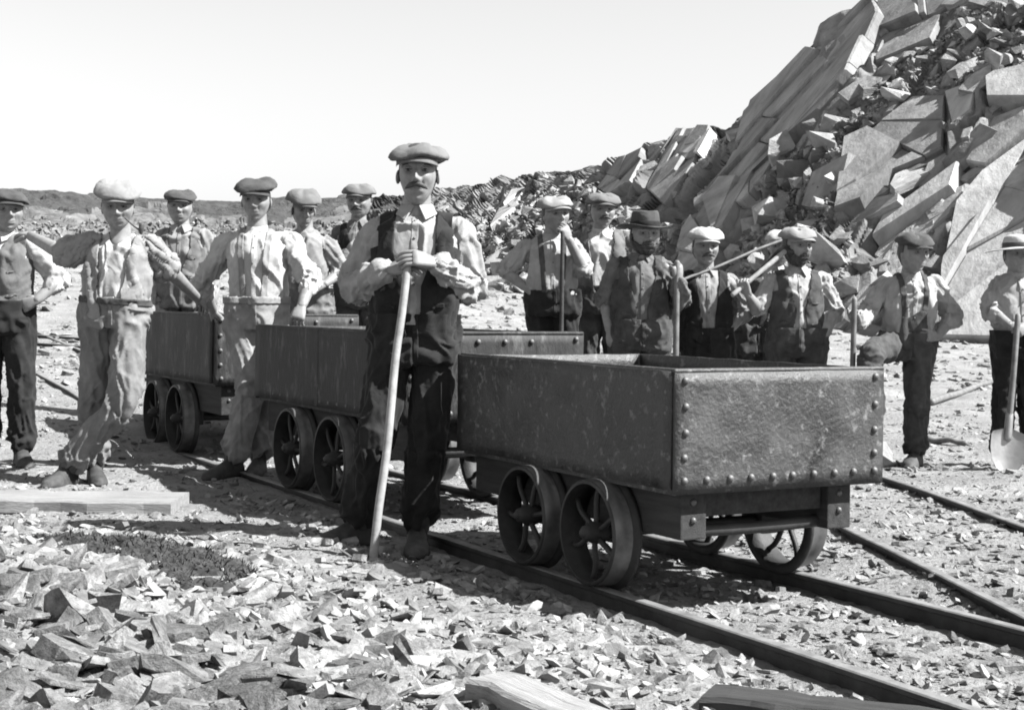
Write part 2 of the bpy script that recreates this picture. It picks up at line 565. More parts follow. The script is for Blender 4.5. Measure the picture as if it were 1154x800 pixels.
SLABS = [  # outline (traced on the photograph, each put at the face's own depth), proudness in m, tone
    ([(985, 0), (1005, 28), (960, 85), (925, 125), (865, 195), (820, 262), (790, 285), (800, 235), (822, 190), (852, 126), (880, 95), (915, 50), (920, 30)], 0.55, 0.95),
    ([(1170, 150), (1170, 395), (1062, 395), (1062, 310), (1078, 235), (1110, 205)], 0.45, 1.25),
    ([(985, 292), (1005, 258), (1045, 225), (1088, 196), (1074, 245), (1040, 272), (1003, 300)], 0.5, 1.35),
    ([(938, 240), (955, 168), (985, 150), (1030, 120), (1062, 108), (1064, 175), (1010, 200), (975, 240)], 0.45, 0.85),
    ([(1066, 105), (1100, 92), (1098, 130), (1072, 142)], 0.3, 1.45),
    ([(985, 45), (1060, 20), (1050, 52), (985, 72)], 0.3, 0.8),
    ([(978, -14), (1075, -45), (1082, -2), (1055, 18), (990, 42)], 0.3, 0.75),
    ([(1108, 95), (1170, 80), (1170, 122), (1112, 122)], 0.35, 1.35),
    ([(1090, 190), (1120, 135), (1160, 130), (1160, 150), (1110, 190)], 0.35, 1.0),
    ([(728, 215), (768, 150), (800, 145), (785, 185), (752, 235)], 0.5, 0.85),
    ([(768, 178), (785, 150), (806, 152), (790, 178)], 0.6, 1.5),
    ([(755, 330), (775, 268), (815, 208), (835, 205), (800, 285), (778, 335)], 0.5, 1.05),
    ([(560, 245), (578, 218), (592, 215), (580, 240), (555, 262)], 0.5, 1.25),
    ([(675, 215), (700, 182), (728, 172), (712, 208), (690, 225)], 0.5, 0.85),
    ([(840, 205), (870, 165), (885, 168), (868, 205), (845, 235), (832, 235)], 0.4, 1.1),
]
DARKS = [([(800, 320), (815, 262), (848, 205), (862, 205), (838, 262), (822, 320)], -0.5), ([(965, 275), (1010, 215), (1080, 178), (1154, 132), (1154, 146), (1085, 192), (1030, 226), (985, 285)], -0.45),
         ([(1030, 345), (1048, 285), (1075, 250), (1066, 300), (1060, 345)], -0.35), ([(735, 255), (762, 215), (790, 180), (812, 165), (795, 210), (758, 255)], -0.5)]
RUBBLE = [([(1170, 90), (1170, 10), (1085, 15), (1000, 75), (950, 130), (880, 185), (845, 240), (800, 300), (800, 340), (960, 345), (960, 270), (935, 245), (950, 165), (1010, 120), (1066, 100)], 1),
          ([(490, 340), (490, 260), (560, 240), (640, 205), (690, 230), (760, 260), (750, 340)], 1), ([(-200, 310), (-200, 250), (130, 252), (420, 256), (420, 310)], 1)]

def build_face():
    xs = np.concatenate([np.arange(-400, -20, 9.0), np.arange(-20, 480, 3.2), np.arange(480, 1180, 2.3), np.arange(1180, 1900, 9.0)])
    ns = 235
    ss = np.linspace(0, 1, ns)
    xg, sg = np.meshgrid(xs, ss)
    yb, yr_, py = ip(YB, xg), ip(YR, xg), ip(RIM, xg)
    dx = xg - CX
    Xb = dx / FPX * yb
    Hb = height(Xb, yb) - 0.35
    Rz = CAMZ - ((py - HY) - dx * ROLL) / FPX * yr_
    prof = sg ** 1.15
    Y = yb + (yr_ - yb) * prof
    X = (dx) / FPX * Y
    Z = Hb + (Rz - Hb) * (0.10 * sg + 0.90 * (1 - (1 - sg) ** 1.12))
    V = np.stack([X, Y, Z], -1)
    # face coordinates: arc length along the strike and up the dip
    da = np.zeros_like(X); da[:, 1:] = np.cumsum(np.linalg.norm(np.diff(V, axis=1), axis=2), 1)
    da = np.repeat(da[ns // 2][None], ns, 0)
    db = np.zeros_like(X); db[1:] = np.cumsum(np.linalg.norm(np.diff(V, axis=0), axis=2), 0)
    ppx = CX + FPX * X / Y; ppy = HY + (CAMZ - Z) / Y * FPX + (ppx - CX) * ROLL
    e1 = (math.cos(R(56)), math.sin(R(56)))
    wob = fbm(np.stack([da.ravel() * 0.3, db.ravel() * 0.3, da.ravel() * 0], 1), 3, 21).reshape(X.shape)
    q1 = da * e1[0] + db * e1[1] + wob * 0.8
    q2 = -da * e1[1] + db * e1[0] + wob * 0.5
    sz = 1.0 + 0.9 * smooth01((Y - 35) / 60)
    F1, F2, r1, r2, r3, oa, ob = vor2(q1 / 5.2, q2 / 1.9, 1)
    big = 0.40 * (r1 - 0.5) + 0.75 * (r2 - 0.5) * ob * 1.9 + 0.22 * (r3 - 0.5) * oa * 5
    crack = smooth01((F2 - F1) / 0.09)
    big = big * (0.7 + 0.3 * smooth01((F2 - F1) / 0.05))
    G1, G2, s1, s2, s3, pa, pb = vor2(q1 / 1.7, q2 / 0.8, 2)
    mid = 0.26 * (s1 - 0.5) + 0.9 * (s2 - 0.5) * pb * 0.8 + 0.35 * (s3 - 0.5) * pa * 1.7
    m1 = da * math.cos(0.5) + db * math.sin(0.5) + 0.35 * fbm(np.stack([da.ravel() * 1.1, db.ravel() * 1.1, da.ravel() * 0], 1), 2, 71).reshape(X.shape)
    m2 = -da * math.sin(0.5) + db * math.cos(0.5) + 0.35 * fbm(np.stack([da.ravel() * 1.1, db.ravel() * 1.1, da.ravel() * 0 + 5], 1), 2, 72).reshape(X.shape)
    K1, K2, t1, t2, t3, ka, kb = vor2(m1 / 0.66, m2 / 0.44, 3, 1.0)
    mid = mid * (0.75 + 0.25 * smooth01((G2 - G1) / 0.05))
    sml = 0.12 * (t1 - 0.5) + 0.9 * (t2 - 0.5) * kb * 0.42 + 0.6 * (t3 - 0.5) * ka * 0.5
    L1, L2, u1, u2, u3, la, lb = vor2(m2 / 0.25 + 7, m1 / 0.22, 4, 1.0)
    tiny = 0.07 * (u1 - 0.5) + 0.3 * (u2 - 0.5) * lb * 0.2
    ppt = np.stack([da.ravel() * 0.16, db.ravel() * 0.16, da.ravel() * 0 + 3], 1)
    rough = smooth01(0.5 + 1.1 * fbm(ppt, 3, 31).reshape(X.shape))
    jx = ppx + 2 * vnoise(np.stack([ppx.ravel() / 26, ppy.ravel() / 26, da.ravel() * 0], 1), 41).reshape(X.shape)
    jy = ppy + 2 * vnoise(np.stack([ppx.ravel() / 26, ppy.ravel() / 26, da.ravel() * 0 + 9], 1), 42).reshape(X.shape)
    rub = np.zeros_like(X)
    for poly, a in RUBBLE:
        rub = np.maximum(rub, smooth01(poly_sd(jx, jy, poly) / 12 + 0.5))
    flat = np.zeros_like(X); prou = np.zeros_like(X); tone = 0.72 + 0.22 * (r2 - 0.5) + 0.35 * (s3 - 0.5) + 0.25 * (t1 - 0.5) * (0.3 + rub)
    for poly, pr, tn in SLABS:
        d = poly_sd(jx, jy, poly)
        m = smooth01(d / 5.0 + 0.5)
        flat = np.maximum(flat, m)
        prou = prou * (1 - m) - m * 0.15
        tone = tone * (1 - m) + m * tn * (0.92 + 0.16 * s1)
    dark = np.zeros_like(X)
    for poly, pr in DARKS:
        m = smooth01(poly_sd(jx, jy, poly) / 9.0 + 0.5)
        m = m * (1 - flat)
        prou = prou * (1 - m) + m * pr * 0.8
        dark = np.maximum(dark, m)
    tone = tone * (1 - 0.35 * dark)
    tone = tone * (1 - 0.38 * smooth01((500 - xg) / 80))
    tone = tone * (1 + 0.45 * rub * (t2 - 0.35) * (1 - flat))
    stri = vnoise(np.stack([q2.ravel() * 5.0, q1.ravel() * 0.35, q1.ravel() * 0], 1), 51).reshape(X.shape)
    tone = tone * (1 + 0.16 * stri)
    lift = flat * 0.0 + (1 - flat) * (big * (1 - 0.5 * rub) + mid * (0.35 + 0.65 * np.maximum(rough, rub)) + sml * (0.25 + 1.2 * rub + 0.35 * rough) + tiny * (0.25 + 1.1 * rub))
    lift = lift + prou + flat * (0.30 * mid + 0.22 * sml + 0.15 * tiny + 0.03 * stri - 0.06 * (1 - smooth01((G2 - G1) / 0.10))) - 0.16 * (1 - crack) * (1 - rub) - 0.08 * (1 - flat) * (1 - smooth01((G2 - G1) / 0.12))
    lift = lift * 0.8
    sharp = lift
    for _ in range(2):
        Lp = np.pad(lift, 1, mode='edge')
        lift = 0.25 * Lp[:-2, 1:-1] + 0.5 * Lp[1:-1, 1:-1] + 0.25 * Lp[2:, 1:-1]
        Lp = np.pad(lift, 1, mode='edge')
        lift = 0.25 * Lp[1:-1, :-2] + 0.5 * Lp[1:-1, 1:-1] + 0.25 * Lp[1:-1, 2:]
    wb = np.clip(np.maximum(4 * flat * (1 - flat), 4 * dark * (1 - dark)) + 0.25, 0, 1)
    lift = sharp * (1 - wb) + lift * wb
    fade = smooth01(sg / 0.04) * (0.35 + 0.65 * smooth01((1 - sg) / 0.05))
    du = np.gradient(V, axis=1); dv = np.gradient(V, axis=0)
    N = np.cross(du, dv); N /= np.linalg.norm(N, axis=2)[..., None]
    V = V + N * (lift * fade)[..., None]
    # the plateau behind the rim
    back = []
    for k, (dy, dz) in enumerate(((0.4, 0.03), (1.5, 0.0), (5, -0.2), (14, -0.4), (60, -1.5))):
        q = V[-1].copy()
        q[:, 0] *= (q[:, 1] + dy) / q[:, 1]
        q[:, 1] += dy; q[:, 2] = q[:, 2] + dz
        if k == 0:
            q[:, 2] += 0.10 * np.abs(fbm(np.stack([q[:, 0] * 2, q[:, 1] * 2, q[:, 0] * 0], 1), 3, 61))
        back.append(q)
    A = np.concatenate([V, np.array(back)])
    tone = np.concatenate([tone, np.full((5, len(xs)), 0.9)])
    nr, nc = A.shape[:2]
    i = (np.arange(nr - 1)[:, None] * nc + np.arange(nc - 1)[None])
    F = np.stack([i, i + 1, i + nc + 1, i + nc], -1).reshape(-1, 4)
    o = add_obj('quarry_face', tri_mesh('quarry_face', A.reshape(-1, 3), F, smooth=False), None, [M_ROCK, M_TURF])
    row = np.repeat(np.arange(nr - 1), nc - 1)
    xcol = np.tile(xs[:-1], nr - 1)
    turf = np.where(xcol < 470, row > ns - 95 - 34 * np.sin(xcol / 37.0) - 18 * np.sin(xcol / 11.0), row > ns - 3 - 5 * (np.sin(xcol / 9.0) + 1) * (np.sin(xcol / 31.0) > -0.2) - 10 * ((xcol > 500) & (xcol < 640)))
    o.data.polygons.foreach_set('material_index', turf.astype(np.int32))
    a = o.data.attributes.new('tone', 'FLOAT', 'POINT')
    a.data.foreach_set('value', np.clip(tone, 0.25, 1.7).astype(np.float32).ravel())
    tag(o, kind='structure')
    return o, V, xs, ss, rub
face, FV, FXS, FSS, FRUB = build_face()

# ---- angular stones
def hull_mesh(name, seed, flat=0.4, n=11, smooth=False):
    rg = random.Random(seed)
    bm = bmesh.new()
    for _ in range(n):
        v = Vector((rg.uniform(-1, 1), rg.uniform(-1, 1), rg.uniform(-1, 1)))
        v = v / max(abs(v.x), abs(v.y), abs(v.z)) * rg.uniform(0.75, 1.0)
        bm.verts.new((v.x * 0.5, v.y * 0.5 * rg.uniform(0.55, 0.9), v.z * 0.5 * flat))
    r = bmesh.ops.convex_hull(bm, input=list(bm.verts))
    for v in [v for v in bm.verts if not v.link_faces]:
        bm.verts.remove(v)
    bmesh.ops.triangulate(bm, faces=list(bm.faces))
    me = bpy.data.meshes.new(name)
    bm.to_mesh(me); bm.free()
    return me
def flake_mesh(name, seed):
    rg = random.Random(seed)
    n = rg.randint(4, 7)
    thk = rg.choice((0.06, 0.09, 0.12, 0.18, 0.26))
    a0 = rg.uniform(0, 6.28)
    angs = sorted(a0 + (i + rg.uniform(-0.36, 0.36)) * 2 * math.pi / n for i in range(n))
    el = rg.uniform(0.55, 0.95)
    out = [(0.5 * math.cos(a) * rg.uniform(0.75, 1.1), 0.5 * el * math.sin(a) * rg.uniform(0.75, 1.1)) for a in angs]
    tx, ty = rg.uniform(-0.12, 0.12), rg.uniform(-0.12, 0.12)
    V = [(x * rg.uniform(0.8, 1.02), y * rg.uniform(0.8, 1.02), -thk / 2) for x, y in out]
    V += [(x * rg.uniform(0.78, 1.0), y * rg.uniform(0.78, 1.0), thk / 2 + x * tx + y * ty + rg.uniform(-.02, .02)) for x, y in out]
    V.append((rg.uniform(-.12, .12), rg.uniform(-.1, .1), thk / 2 + rg.uniform(0, .04)))
    F = [tuple(range(n - 1, -1, -1))]
    F = [(0, i + 1, i) for i in range(1, n - 1)]
    for i in range(n):
        j = (i + 1) % n
        F += [(i, j, n + j), (i, n + j, n + i), (n + i, n + j, 2 * n)]
    me = bpy.data.meshes.new(name)
    me.from_pydata(V, [], F)
    me.update()
    return me
CHIPS = [flake_mesh('stone', 500 + k) for k in range(26)] + [hull_mesh('stone', 100 + k, flat=random.Random(k).choice((0.22, 0.3, 0.4, 0.55)), n=10 + k % 4) for k in range(6)]
for me in CHIPS:
    me.materials.append(M_STONE)
BOULD = [hull_mesh('boulder', 300 + k, flat=random.Random(k).choice((0.4, 0.55, 0.7, 0.85)), n=11 + k % 5) for k in range(24)]
for me in BOULD:
    me.materials.append(M_BOULDER)

def place(me, name, parent, loc, scale, rot):
    o = bpy.data.objects.new(name, me)
    o.location = loc
    o.rotation_euler = rot
    o.scale = scale
    COL.objects.link(o)
    o.parent = parent
    return o

def joined(name, bases, items, m, parent=None):
    """items: (base index, loc, scale3, rot, tone) -> one mesh"""
    Vs, Ts, tn = [], [], []
    off = 0
    data = []
    for me in bases:
        v = np.array([p.co[:] for p in me.vertices]); t = np.array([p.vertices[:] for p in me.polygons])
        data.append((v, t))
    from mathutils import Euler
    for bi, loc, s, rot, tone in items:
        v, t = data[bi]
        M = np.array(Euler(rot).to_matrix())
        Vs.append((v * np.asarray(s)) @ M.T + np.asarray(loc)); Ts.append(t + off); off += len(v)
        tn.append(np.full(len(v), tone))
    o = add_obj(name, tri_mesh(name, np.concatenate(Vs), np.concatenate(Ts), smooth=False), parent, m)
    a = o.data.attributes.new('tone', 'FLOAT', 'POINT')
    a.data.foreach_set('value', np.concatenate(tn).astype(np.float32))
    return o

def stone_size(x, y, rg):
    u = rg.random() ** 4.5
    bank = math.exp(-((x + 1.5) / 1.1) ** 2 - ((y - 4.4) / 1.5) ** 2) + 0.7 * math.exp(-((x + 0.7) / 0.9) ** 2 - ((y - 3.7) / 0.7) ** 2)
    return (0.013 + 0.060 * u) + bank * (0.011 + 0.085 * u) + (0.10 * bank * rg.random() if rg.random() < 0.006 else 0)

MOSS_C = np.array([-1.38, 5.45]); MOSS_D = np.array([0.58, -0.814])
def moss_r(x, y):
    dx, dy = x - MOSS_C[0], y - MOSS_C[1]
    a = (dx * MOSS_D[0] + dy * MOSS_D[1]) / 0.88; b = (dx * -MOSS_D[1] + dy * MOSS_D[0]) / 0.27
    return np.hypot(a, b)
def in_moss(x, y):
    return 1.0 if moss_r(x, y) < 0.92 else 0.0
def scatter_stones():
    rg = random.Random(11)
    items = []
    def bare(x, y):      # trodden path in front of the foreman, and the rails
        t = (x - TC[0]) * TD[0] + (y - TC[1]) * TD[1]; s = (x - TC[0]) * TP[0] + (y - TC[1]) * TP[1]
        if abs(s) < 0.08 or abs(s - 0.84) < 0.08:
            return 1.0
        path = math.exp(-((s + 0.75) / 0.40) ** 2) * (0 < t < 6)
        return 0.72 * path
    for k in range(36000):
        Y = 2.4 * math.exp(rg.random() ** 0.85 * math.log(13.0 / 2.4))
        x = rg.uniform(-0.40, 0.40) * Y
        b = bare(x, Y)
        sz = stone_size(x, Y, rg)
        if b > 0.99 and sz > 0.03: continue
        b = max(b, 0.88 * in_moss(x, Y))
        if rg.random() < b: continue
        if x > 0.9 and Y > 4.5 and rg.random() < 0.12: continue
        items.append((x, Y, sz))
    for k in range(22000):
        x, Y = rg.gauss(-1.3, 0.75), rg.gauss(4.4, 0.95)
        if Y < 2.4: continue
        b = max(bare(x, Y), 0.86 * in_moss(x, Y))
        if rg.random() < b: continue
        items.append((x, Y, (0.012 + 0.075 * rg.random() ** 5)))
    for k in range(9000):
        Y = 13.0 * math.exp(rg.random() * math.log(60 / 13.0))
        x = rg.uniform(-0.40, 0.40) * Y
        sz = (0.035 + 0.17 * rg.random() ** 4) * (0.5 + Y / 30)
        if x > 0.12 * Y: sz *= 0.75
        if Y > 48: continue
        items.append((x, Y, sz))
    items.sort(key=lambda q: -q[2] / q[1])
    rest = []
    cnt = 0
    hs = height(np.array([q[0] for q in items]), np.array([q[1] for q in items]))
    for (x, y, s), h in zip(items, hs):
        bi = rg.randrange(len(CHIPS))
        rot = (rg.gauss(0, 0.34), rg.gauss(0, 0.34), rg.uniform(0, 6.28))
        sc3 = (s * rg.uniform(0.9, 1.5), s * rg.uniform(0.8, 1.1), s * rg.uniform(0.8, 1.3))
        loc = (x, y, float(h) + s * rg.uniform(-0.02, 0.14))
        if cnt < 290 and abs(x) < 0.37 * y:
            place(CHIPS[bi], 'stone', ground, loc, sc3, rot)
            cnt += 1
        else:
            rest.append((bi, loc, sc3, rot, (0.7 if y > 30 else 1.0) * rg.choice((0.6, 0.8, 0.95, 1.05, 1.15, 1.3))))
    o = joined('stone_chippings', CHIPS, rest, M_STONES, ground)
    o['kind'] = 'stuff'
scatter_stones()

FPX_ = CX + FPX * FV[:, :, 0] / FV[:, :, 1]; FPY_ = HY + (CAMZ - FV[:, :, 2]) / FV[:, :, 1] * FPX + (FPX_ - CX) * ROLL
FN_ = np.cross(np.gradient(FV, axis=1), np.gradient(FV, axis=0)); FN_ /= np.linalg.norm(FN_, axis=2)[..., None]
def face_at(x, y):
    i, j = np.unravel_index(np.argmin((FPX_ - x) ** 2 + (FPY_ - y) ** 2), FPX_.shape)
    return FV[i, j], i, j

def split_poly(P, q, d):
    """cut a 2D outline by the line through q with direction d: the two halves"""
    nn = np.array([-d[1], d[0]])
    A, B = [], []
    m = len(P)
    for k in range(m):
        a, b = P[k], P[(k + 1) % m]
        fa, fb = (a - q) @ nn, (b - q) @ nn
        (A if fa >= 0 else B).append(a)
        if fa * fb < 0:
            c = a + (b - a) * fa / (fa - fb)
            A.append(c); B.append(c)
    return A, B
def area2(P):
    P = np.array(P)
    return 0.5 * abs(np.sum(P[:, 0] * np.roll(P[:, 1], -1) - P[:, 1] * np.roll(P[:, 0], -1)))
def big_slabs():
    rg = random.Random(23)
    for poly, pr, tn in SLABS:
        P = np.array([face_at(x, max(y, -60))[0] for x, y in poly])
        c = P.mean(0)
        _, _, vt = np.linalg.svd(P - c)
        n = vt[2]; n = n if n[1] < 0 else -n
        ex = nrm(np.cross((0, 0, 1), n)); ex = ex if ex[0] > 0 else -ex
        ey = nrm(np.cross(n, ex)); ey = ey if ey[2] > 0 else -ey
        pieces = [[np.array([(p - c) @ ex, (p - c) @ ey]) for p in P]]
        for it in range(4):
            nxt = []
            for pc in pieces:
                if len(pc) >= 3 and area2(pc) > rg.uniform(1.2, 4.0):
                    q = np.mean(pc, 0) + np.array([rg.gauss(0, .25), rg.gauss(0, .25)])
                    an = R(rg.gauss(56, 9)) if rg.random() < 0.55 else R(rg.gauss(-28, 16))
                    a, b = split_poly(pc, q, (math.cos(an), math.sin(an)))
                    nxt += [x for x in (a, b) if len(x) >= 3 and area2(x) > 0.03]
                else:
                    nxt.append(pc)
            pieces = nxt
        for pc in pieces:
            pc = np.array(pc); m = len(pc); cc = pc.mean(0)
            pc = cc + (pc - cc) * (1 - 0.02 / max(0.25, math.sqrt(area2(pc))))
            off = 0.20 + rg.gauss(0, 0.07)
            tx, ty = rg.gauss(0, .035), rg.gauss(0, .035)
            def lift3(pts, h):
                return np.array([c + ex * p[0] + ey * p[1] + n * (h + tx * (p[0] - cc[0]) + ty * (p[1] - cc[1])) for p in pts])
            fr = lift3(cc + (pc - cc) * 0.97, off); md = lift3(pc, off - 0.05); bk = lift3(pc, off - 1.0)
            V = np.concatenate([fr, md, bk])
            ar = np.sum(pc[:, 0] * np.roll(pc[:, 1], -1) - pc[:, 1] * np.roll(pc[:, 0], -1)) * (np.cross(ex, ey) @ n)
            idx = list(range(m)) if ar > 0 else list(range(m - 1, -1, -1))
            F = [tuple(idx)]
            for k in range(m):
                a, b = idx[k], idx[(k + 1) % m]
                F.append((a, m + a, m + b, b)); F.append((m + a, 2 * m + a, 2 * m + b, m + b))
            o = MB().add(V, F, 0, False).build('slab', M_SLAB, face)
            a_ = o.data.attributes.new('tone', 'FLOAT', 'POINT')
            a_.data.foreach_set('value', np.full(len(V), tn * rg.uniform(0.82, 1.14), np.float32))

def plate_mesh(seed):
    rg = random.Random(seed)
    n = rg.randint(4, 6)
    a0 = rg.uniform(0, 6.28)
    out = []
    for i in range(n):
        a = a0 + (i + rg.uniform(-0.28, 0.28)) * 2 * math.pi / n
        c, s_ = math.cos(a), math.sin(a)
        q = max(abs(c), abs(s_))
        out.append((0.5 * c / q * rg.uniform(0.7, 1), 0.5 * s_ / q * rg.uniform(0.7, 1)))
    tx, ty = rg.uniform(-.25, .25), rg.uniform(-.25, .25)
    V = [(x * 1.05, y * 1.05, -0.6) for x, y in out] + [(x, y, 0.4 + tx * x + ty * y) for x, y in out]
    F = [tuple(range(n, 2 * n))] + [(i, (i + 1) % n, n + (i + 1) % n, n + i) for i in range(n)]
    me = bpy.data.meshes.new('plate'); me.from_pydata(V, [], F); me.update(); me.materials.append(M_PLATE)
    return me
def plates():
    rg = random.Random(17)
    base = [plate_mesh(700 + k) for k in range(22)]
    jr = np.concatenate([np.where((FXS > 480) & (FXS < 1185))[0], np.repeat(np.where((FXS >= 1185) & (FXS < 1450))[0], 3)])
    for k in range(430):
        i, j = rg.randrange(4, len(FSS) - 34), int(rg.choice(jr))
        if FRUB[i, j] > 0.5 and rg.random() < 0.75: continue
        P, N = FV[i, j], FN_[max(0, i - 3):i + 4, max(0, j - 3):j + 4].reshape(-1, 3).mean(0)
        N = nrm(N + np.array([rg.gauss(0, .11), rg.gauss(0, .08), rg.gauss(0, .11)]))
        Y = P[1]
        L = (0.4 + 1.5 * rg.random() ** 2.2) * (0.6 + Y / 90); W_ = L * rg.uniform(0.42, 0.75); H_ = rg.uniform(0.10, 0.30)
        if Y > 42 and rg.random() < 0.65: continue
        strike = nrm(np.cross((0, 0, 1), N)); strike = strike if strike[0] > 0 else -strike
        dip = nrm(np.cross(N, strike)); dip = dip if dip[2] > 0 else -dip
        an = R(rg.gauss(54, 12))
        x = strike * math.cos(an) + dip * math.sin(an)
        M = frame_(x, N)
        m4 = Matrix([[M[r][0] * L, M[r][1] * W_, M[r][2] * H_, P[r] - N[r] * 0.03] for r in range(3)] + [[0, 0, 0, 1]])
        o = bpy.data.objects.new('plate', base[rg.randrange(len(base))])
        COL.objects.link(o); o.parent = face
        o.matrix_basis = m4
def frame_(xd, zd):
    x = nrm(xd); z = np.asarray(zd, float); z = nrm(z - x * (z @ x)); y = np.cross(z, x)
    return np.stack([x, y, z], 1)
big_slabs()
plates()

def scatter_boulders():
    rg = random.Random(5)
    n = 0
    near = FXS > 470
    cand = np.argwhere(FRUB > 0.6)
    wts = []
    items = []
    for k in range(2600):
        i, j = cand[rg.randrange(len(cand))]
        P = FV[i, j]
        Y = P[1]
        x = FXS[j]
        s = (0.13 + 0.50 * rg.random() ** 3.4) * (0.75 + min(18, Y - 25) / 70)
        if x < 470: s *= 0.6
        items.append((s / Y, s, P))
    named = [(925, 165, 40), (903, 200, 46), (945, 205, 30), (882, 182, 34), (1082, 84, 30), (1136, 28, 26), (912, 150, 24), (868, 245, 40), (905, 268, 44), (845, 262, 30), (930, 292, 40), (950, 330, 36), (985, 320, 30),
             (880, 300, 36), (560, 330, 34), (548, 350, 30), (580, 345, 30), (570, 312, 26), (968, 300, 26), (1000, 345, 30), (985, 355, 28), (855, 300, 30), (830, 290, 26), (1118, 40, 24), (1060, 150, 22), (770, 160, 20), (690, 120, 1)]
    ppx = CX + FPX * FV[:, :, 0] / FV[:, :, 1]; ppy = HY + (CAMZ - FV[:, :, 2]) / FV[:, :, 1] * FPX + (ppx - CX) * ROLL
    for (x, y, px) in named[:-1]:
        d = (ppx - x) ** 2 + (ppy - y) ** 2
        i, j = np.unravel_index(np.argmin(d), d.shape)
        P = FV[i, j]
        s = px / FPX * P[1] * 1.25
        items.append((9, s, P))
    items.sort(key=lambda q: -q[0])
    rest = []
    for q, (key, s, P) in enumerate(items):
        bi = rg.randrange(len(BOULD))
        rot = (rg.gauss(0.3, 0.45), rg.gauss(0, 0.45), rg.uniform(0, 6.28))
        sc3 = (s * rg.uniform(0.9, 1.4), s * rg.uniform(0.8, 1.1), s * rg.uniform(0.8, 1.2))
        loc = (float(P[0]), float(P[1]) - 0.10 * s, float(P[2]) + 0.12 * s)
        if q < 290:
            b = place(BOULD[bi], 'boulder', face, loc, sc3, rot)
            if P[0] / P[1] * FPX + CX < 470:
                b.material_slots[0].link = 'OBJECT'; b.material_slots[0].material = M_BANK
        else:
            rest.append((bi, loc, sc3, rot, rg.choice((0.6, 0.8, 1.0, 1.1, 1.3))))
    # small scree in the chutes
    for k in range(13000):
        i, j = cand[rg.randrange(len(cand))]
        P = FV[i, j]
        s = (0.07 + 0.16 * rg.random() ** 2) * (0.6 + (P[1] - 25) / 55)
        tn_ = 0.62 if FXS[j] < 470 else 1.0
        rest.append((rg.randrange(len(BOULD)), (float(P[0]), float(P[1]) - 0.1 * s, float(P[2]) + 0.1 * s), (s * 1.2, s, s), (rg.gauss(0, 0.6), rg.gauss(0, 0.6), rg.uniform(0, 6.28)), tn_ * rg.choice((0.55, 0.8, 1.0, 1.2, 1.4))))
    o = joined('scree', BOULD, rest, M_STONES, face)
    o['kind'] = 'stuff'
scatter_boulders()

# ------------------------------------------------------------------ rails
def trk(t, s, z=0.0):
    p = TC + TD * t + TP * s
    return np.array([p[0], p[1], z])
RAILTOP = 0.015
def rail(path, label, group, top=None):
    """worn edge rail: foot, web and head swept along the path"""
    prof = [(-0.032, -0.085), (0.032, -0.085), (0.032, -0.077), (0.008, -0.070), (0.008, -0.024), (0.021, -0.018), (0.022, -0.004), (0.017, 0.0), (-0.017, 0.0), (-0.022, -0.004), (-0.021, -0.018), (-0.008, -0.024), (-0.008, -0.070), (-0.032, -0.077)]
    P = np.array(path, float)
    tg = np.gradient(P, axis=0)
    rings = []
    for p, t in zip(P, tg):
        t = nrm((t[0], t[1], 0)); s = np.array([t[1], -t[0], 0])
        rings.append(np.array([p + s * a + np.array([0, 0, b]) for a, b in prof]))
    V, F = loft(rings)
    n = len(prof)
    mi = [1 if (k < len(F) - 2 and (k % n) in (6, 7, 8)) else 0 for k in range(len(F))]
    mb = MB()
    mb.add(V, F, 0, False)
    mb.m = mi
    root = empty('rail', P[0])
    mb.build('rail_bar', [M_RAIL, M_RAILTOP], root, P[0])
    # fish plate with bolts at a joint
    k = len(P) // 2
    return tag(root, label, 'rail', group)
ts = np.linspace(-4.0, 26, 80)
def near_path(s):
    out = []
    for t in ts:
        b = 0.05 * max(0, -t - 0.3) ** 1.6
        p = trk(t, s - b * 0.25)
        z = RAILTOP if t < 8.5 else RAILTOP + 0
        out.append((p[0], p[1], max(RAILTOP, hgt(p[0], p[1]) + 0.03)))
    out = np.array(out)
    z = out[:, 2].copy(); z[ts < 7.2] = RAILTOP
    zz = np.convolve(np.pad(z, 4, mode='edge'), np.ones(9) / 9, 'valid')
    out[:, 2] = np.where(ts < 6.9, RAILTOP, zz)
    return out
rail(near_path(0.0), 'iron rail running under the near wheels of the three wagons', 'rails of the near track')
rail(near_path(0.84), 'iron rail of the wagon track under their far wheels', 'rails of the near track')
ctr = catmull([(2.75, 1.5, 0), (2.38, 3.2, 0), (2.13, 4.82, 0), (1.92, 6.6, 0), (1.78, 8.9, 0), (1.2, 11.6, 0), (-0.9, 14.2, 0), (-4.5, 16.6, 0), (-12, 20, 0)], 14)
tg = np.gradient(ctr, axis=0)
for sgn, lab in ((-1, 'iron rail of the empty siding, nearer one to the riveted wagon'), (1, 'iron rail of the empty siding, farther one toward the boy with the shovel')):
    pth = []
    for p, t in zip(ctr, tg):
        t = nrm(t); s = np.array([t[1], -t[0], 0])
        q = p + s * sgn * 0.40
        pth.append((q[0], q[1], hgt(q[0], q[1]) + 0.04))
    pth = np.array(pth)
    pth[:, 2] = np.convolve(np.pad(pth[:, 2], 5, mode='edge'), np.ones(11) / 11, 'valid')
    rail(pth, lab, 'rails of the siding')

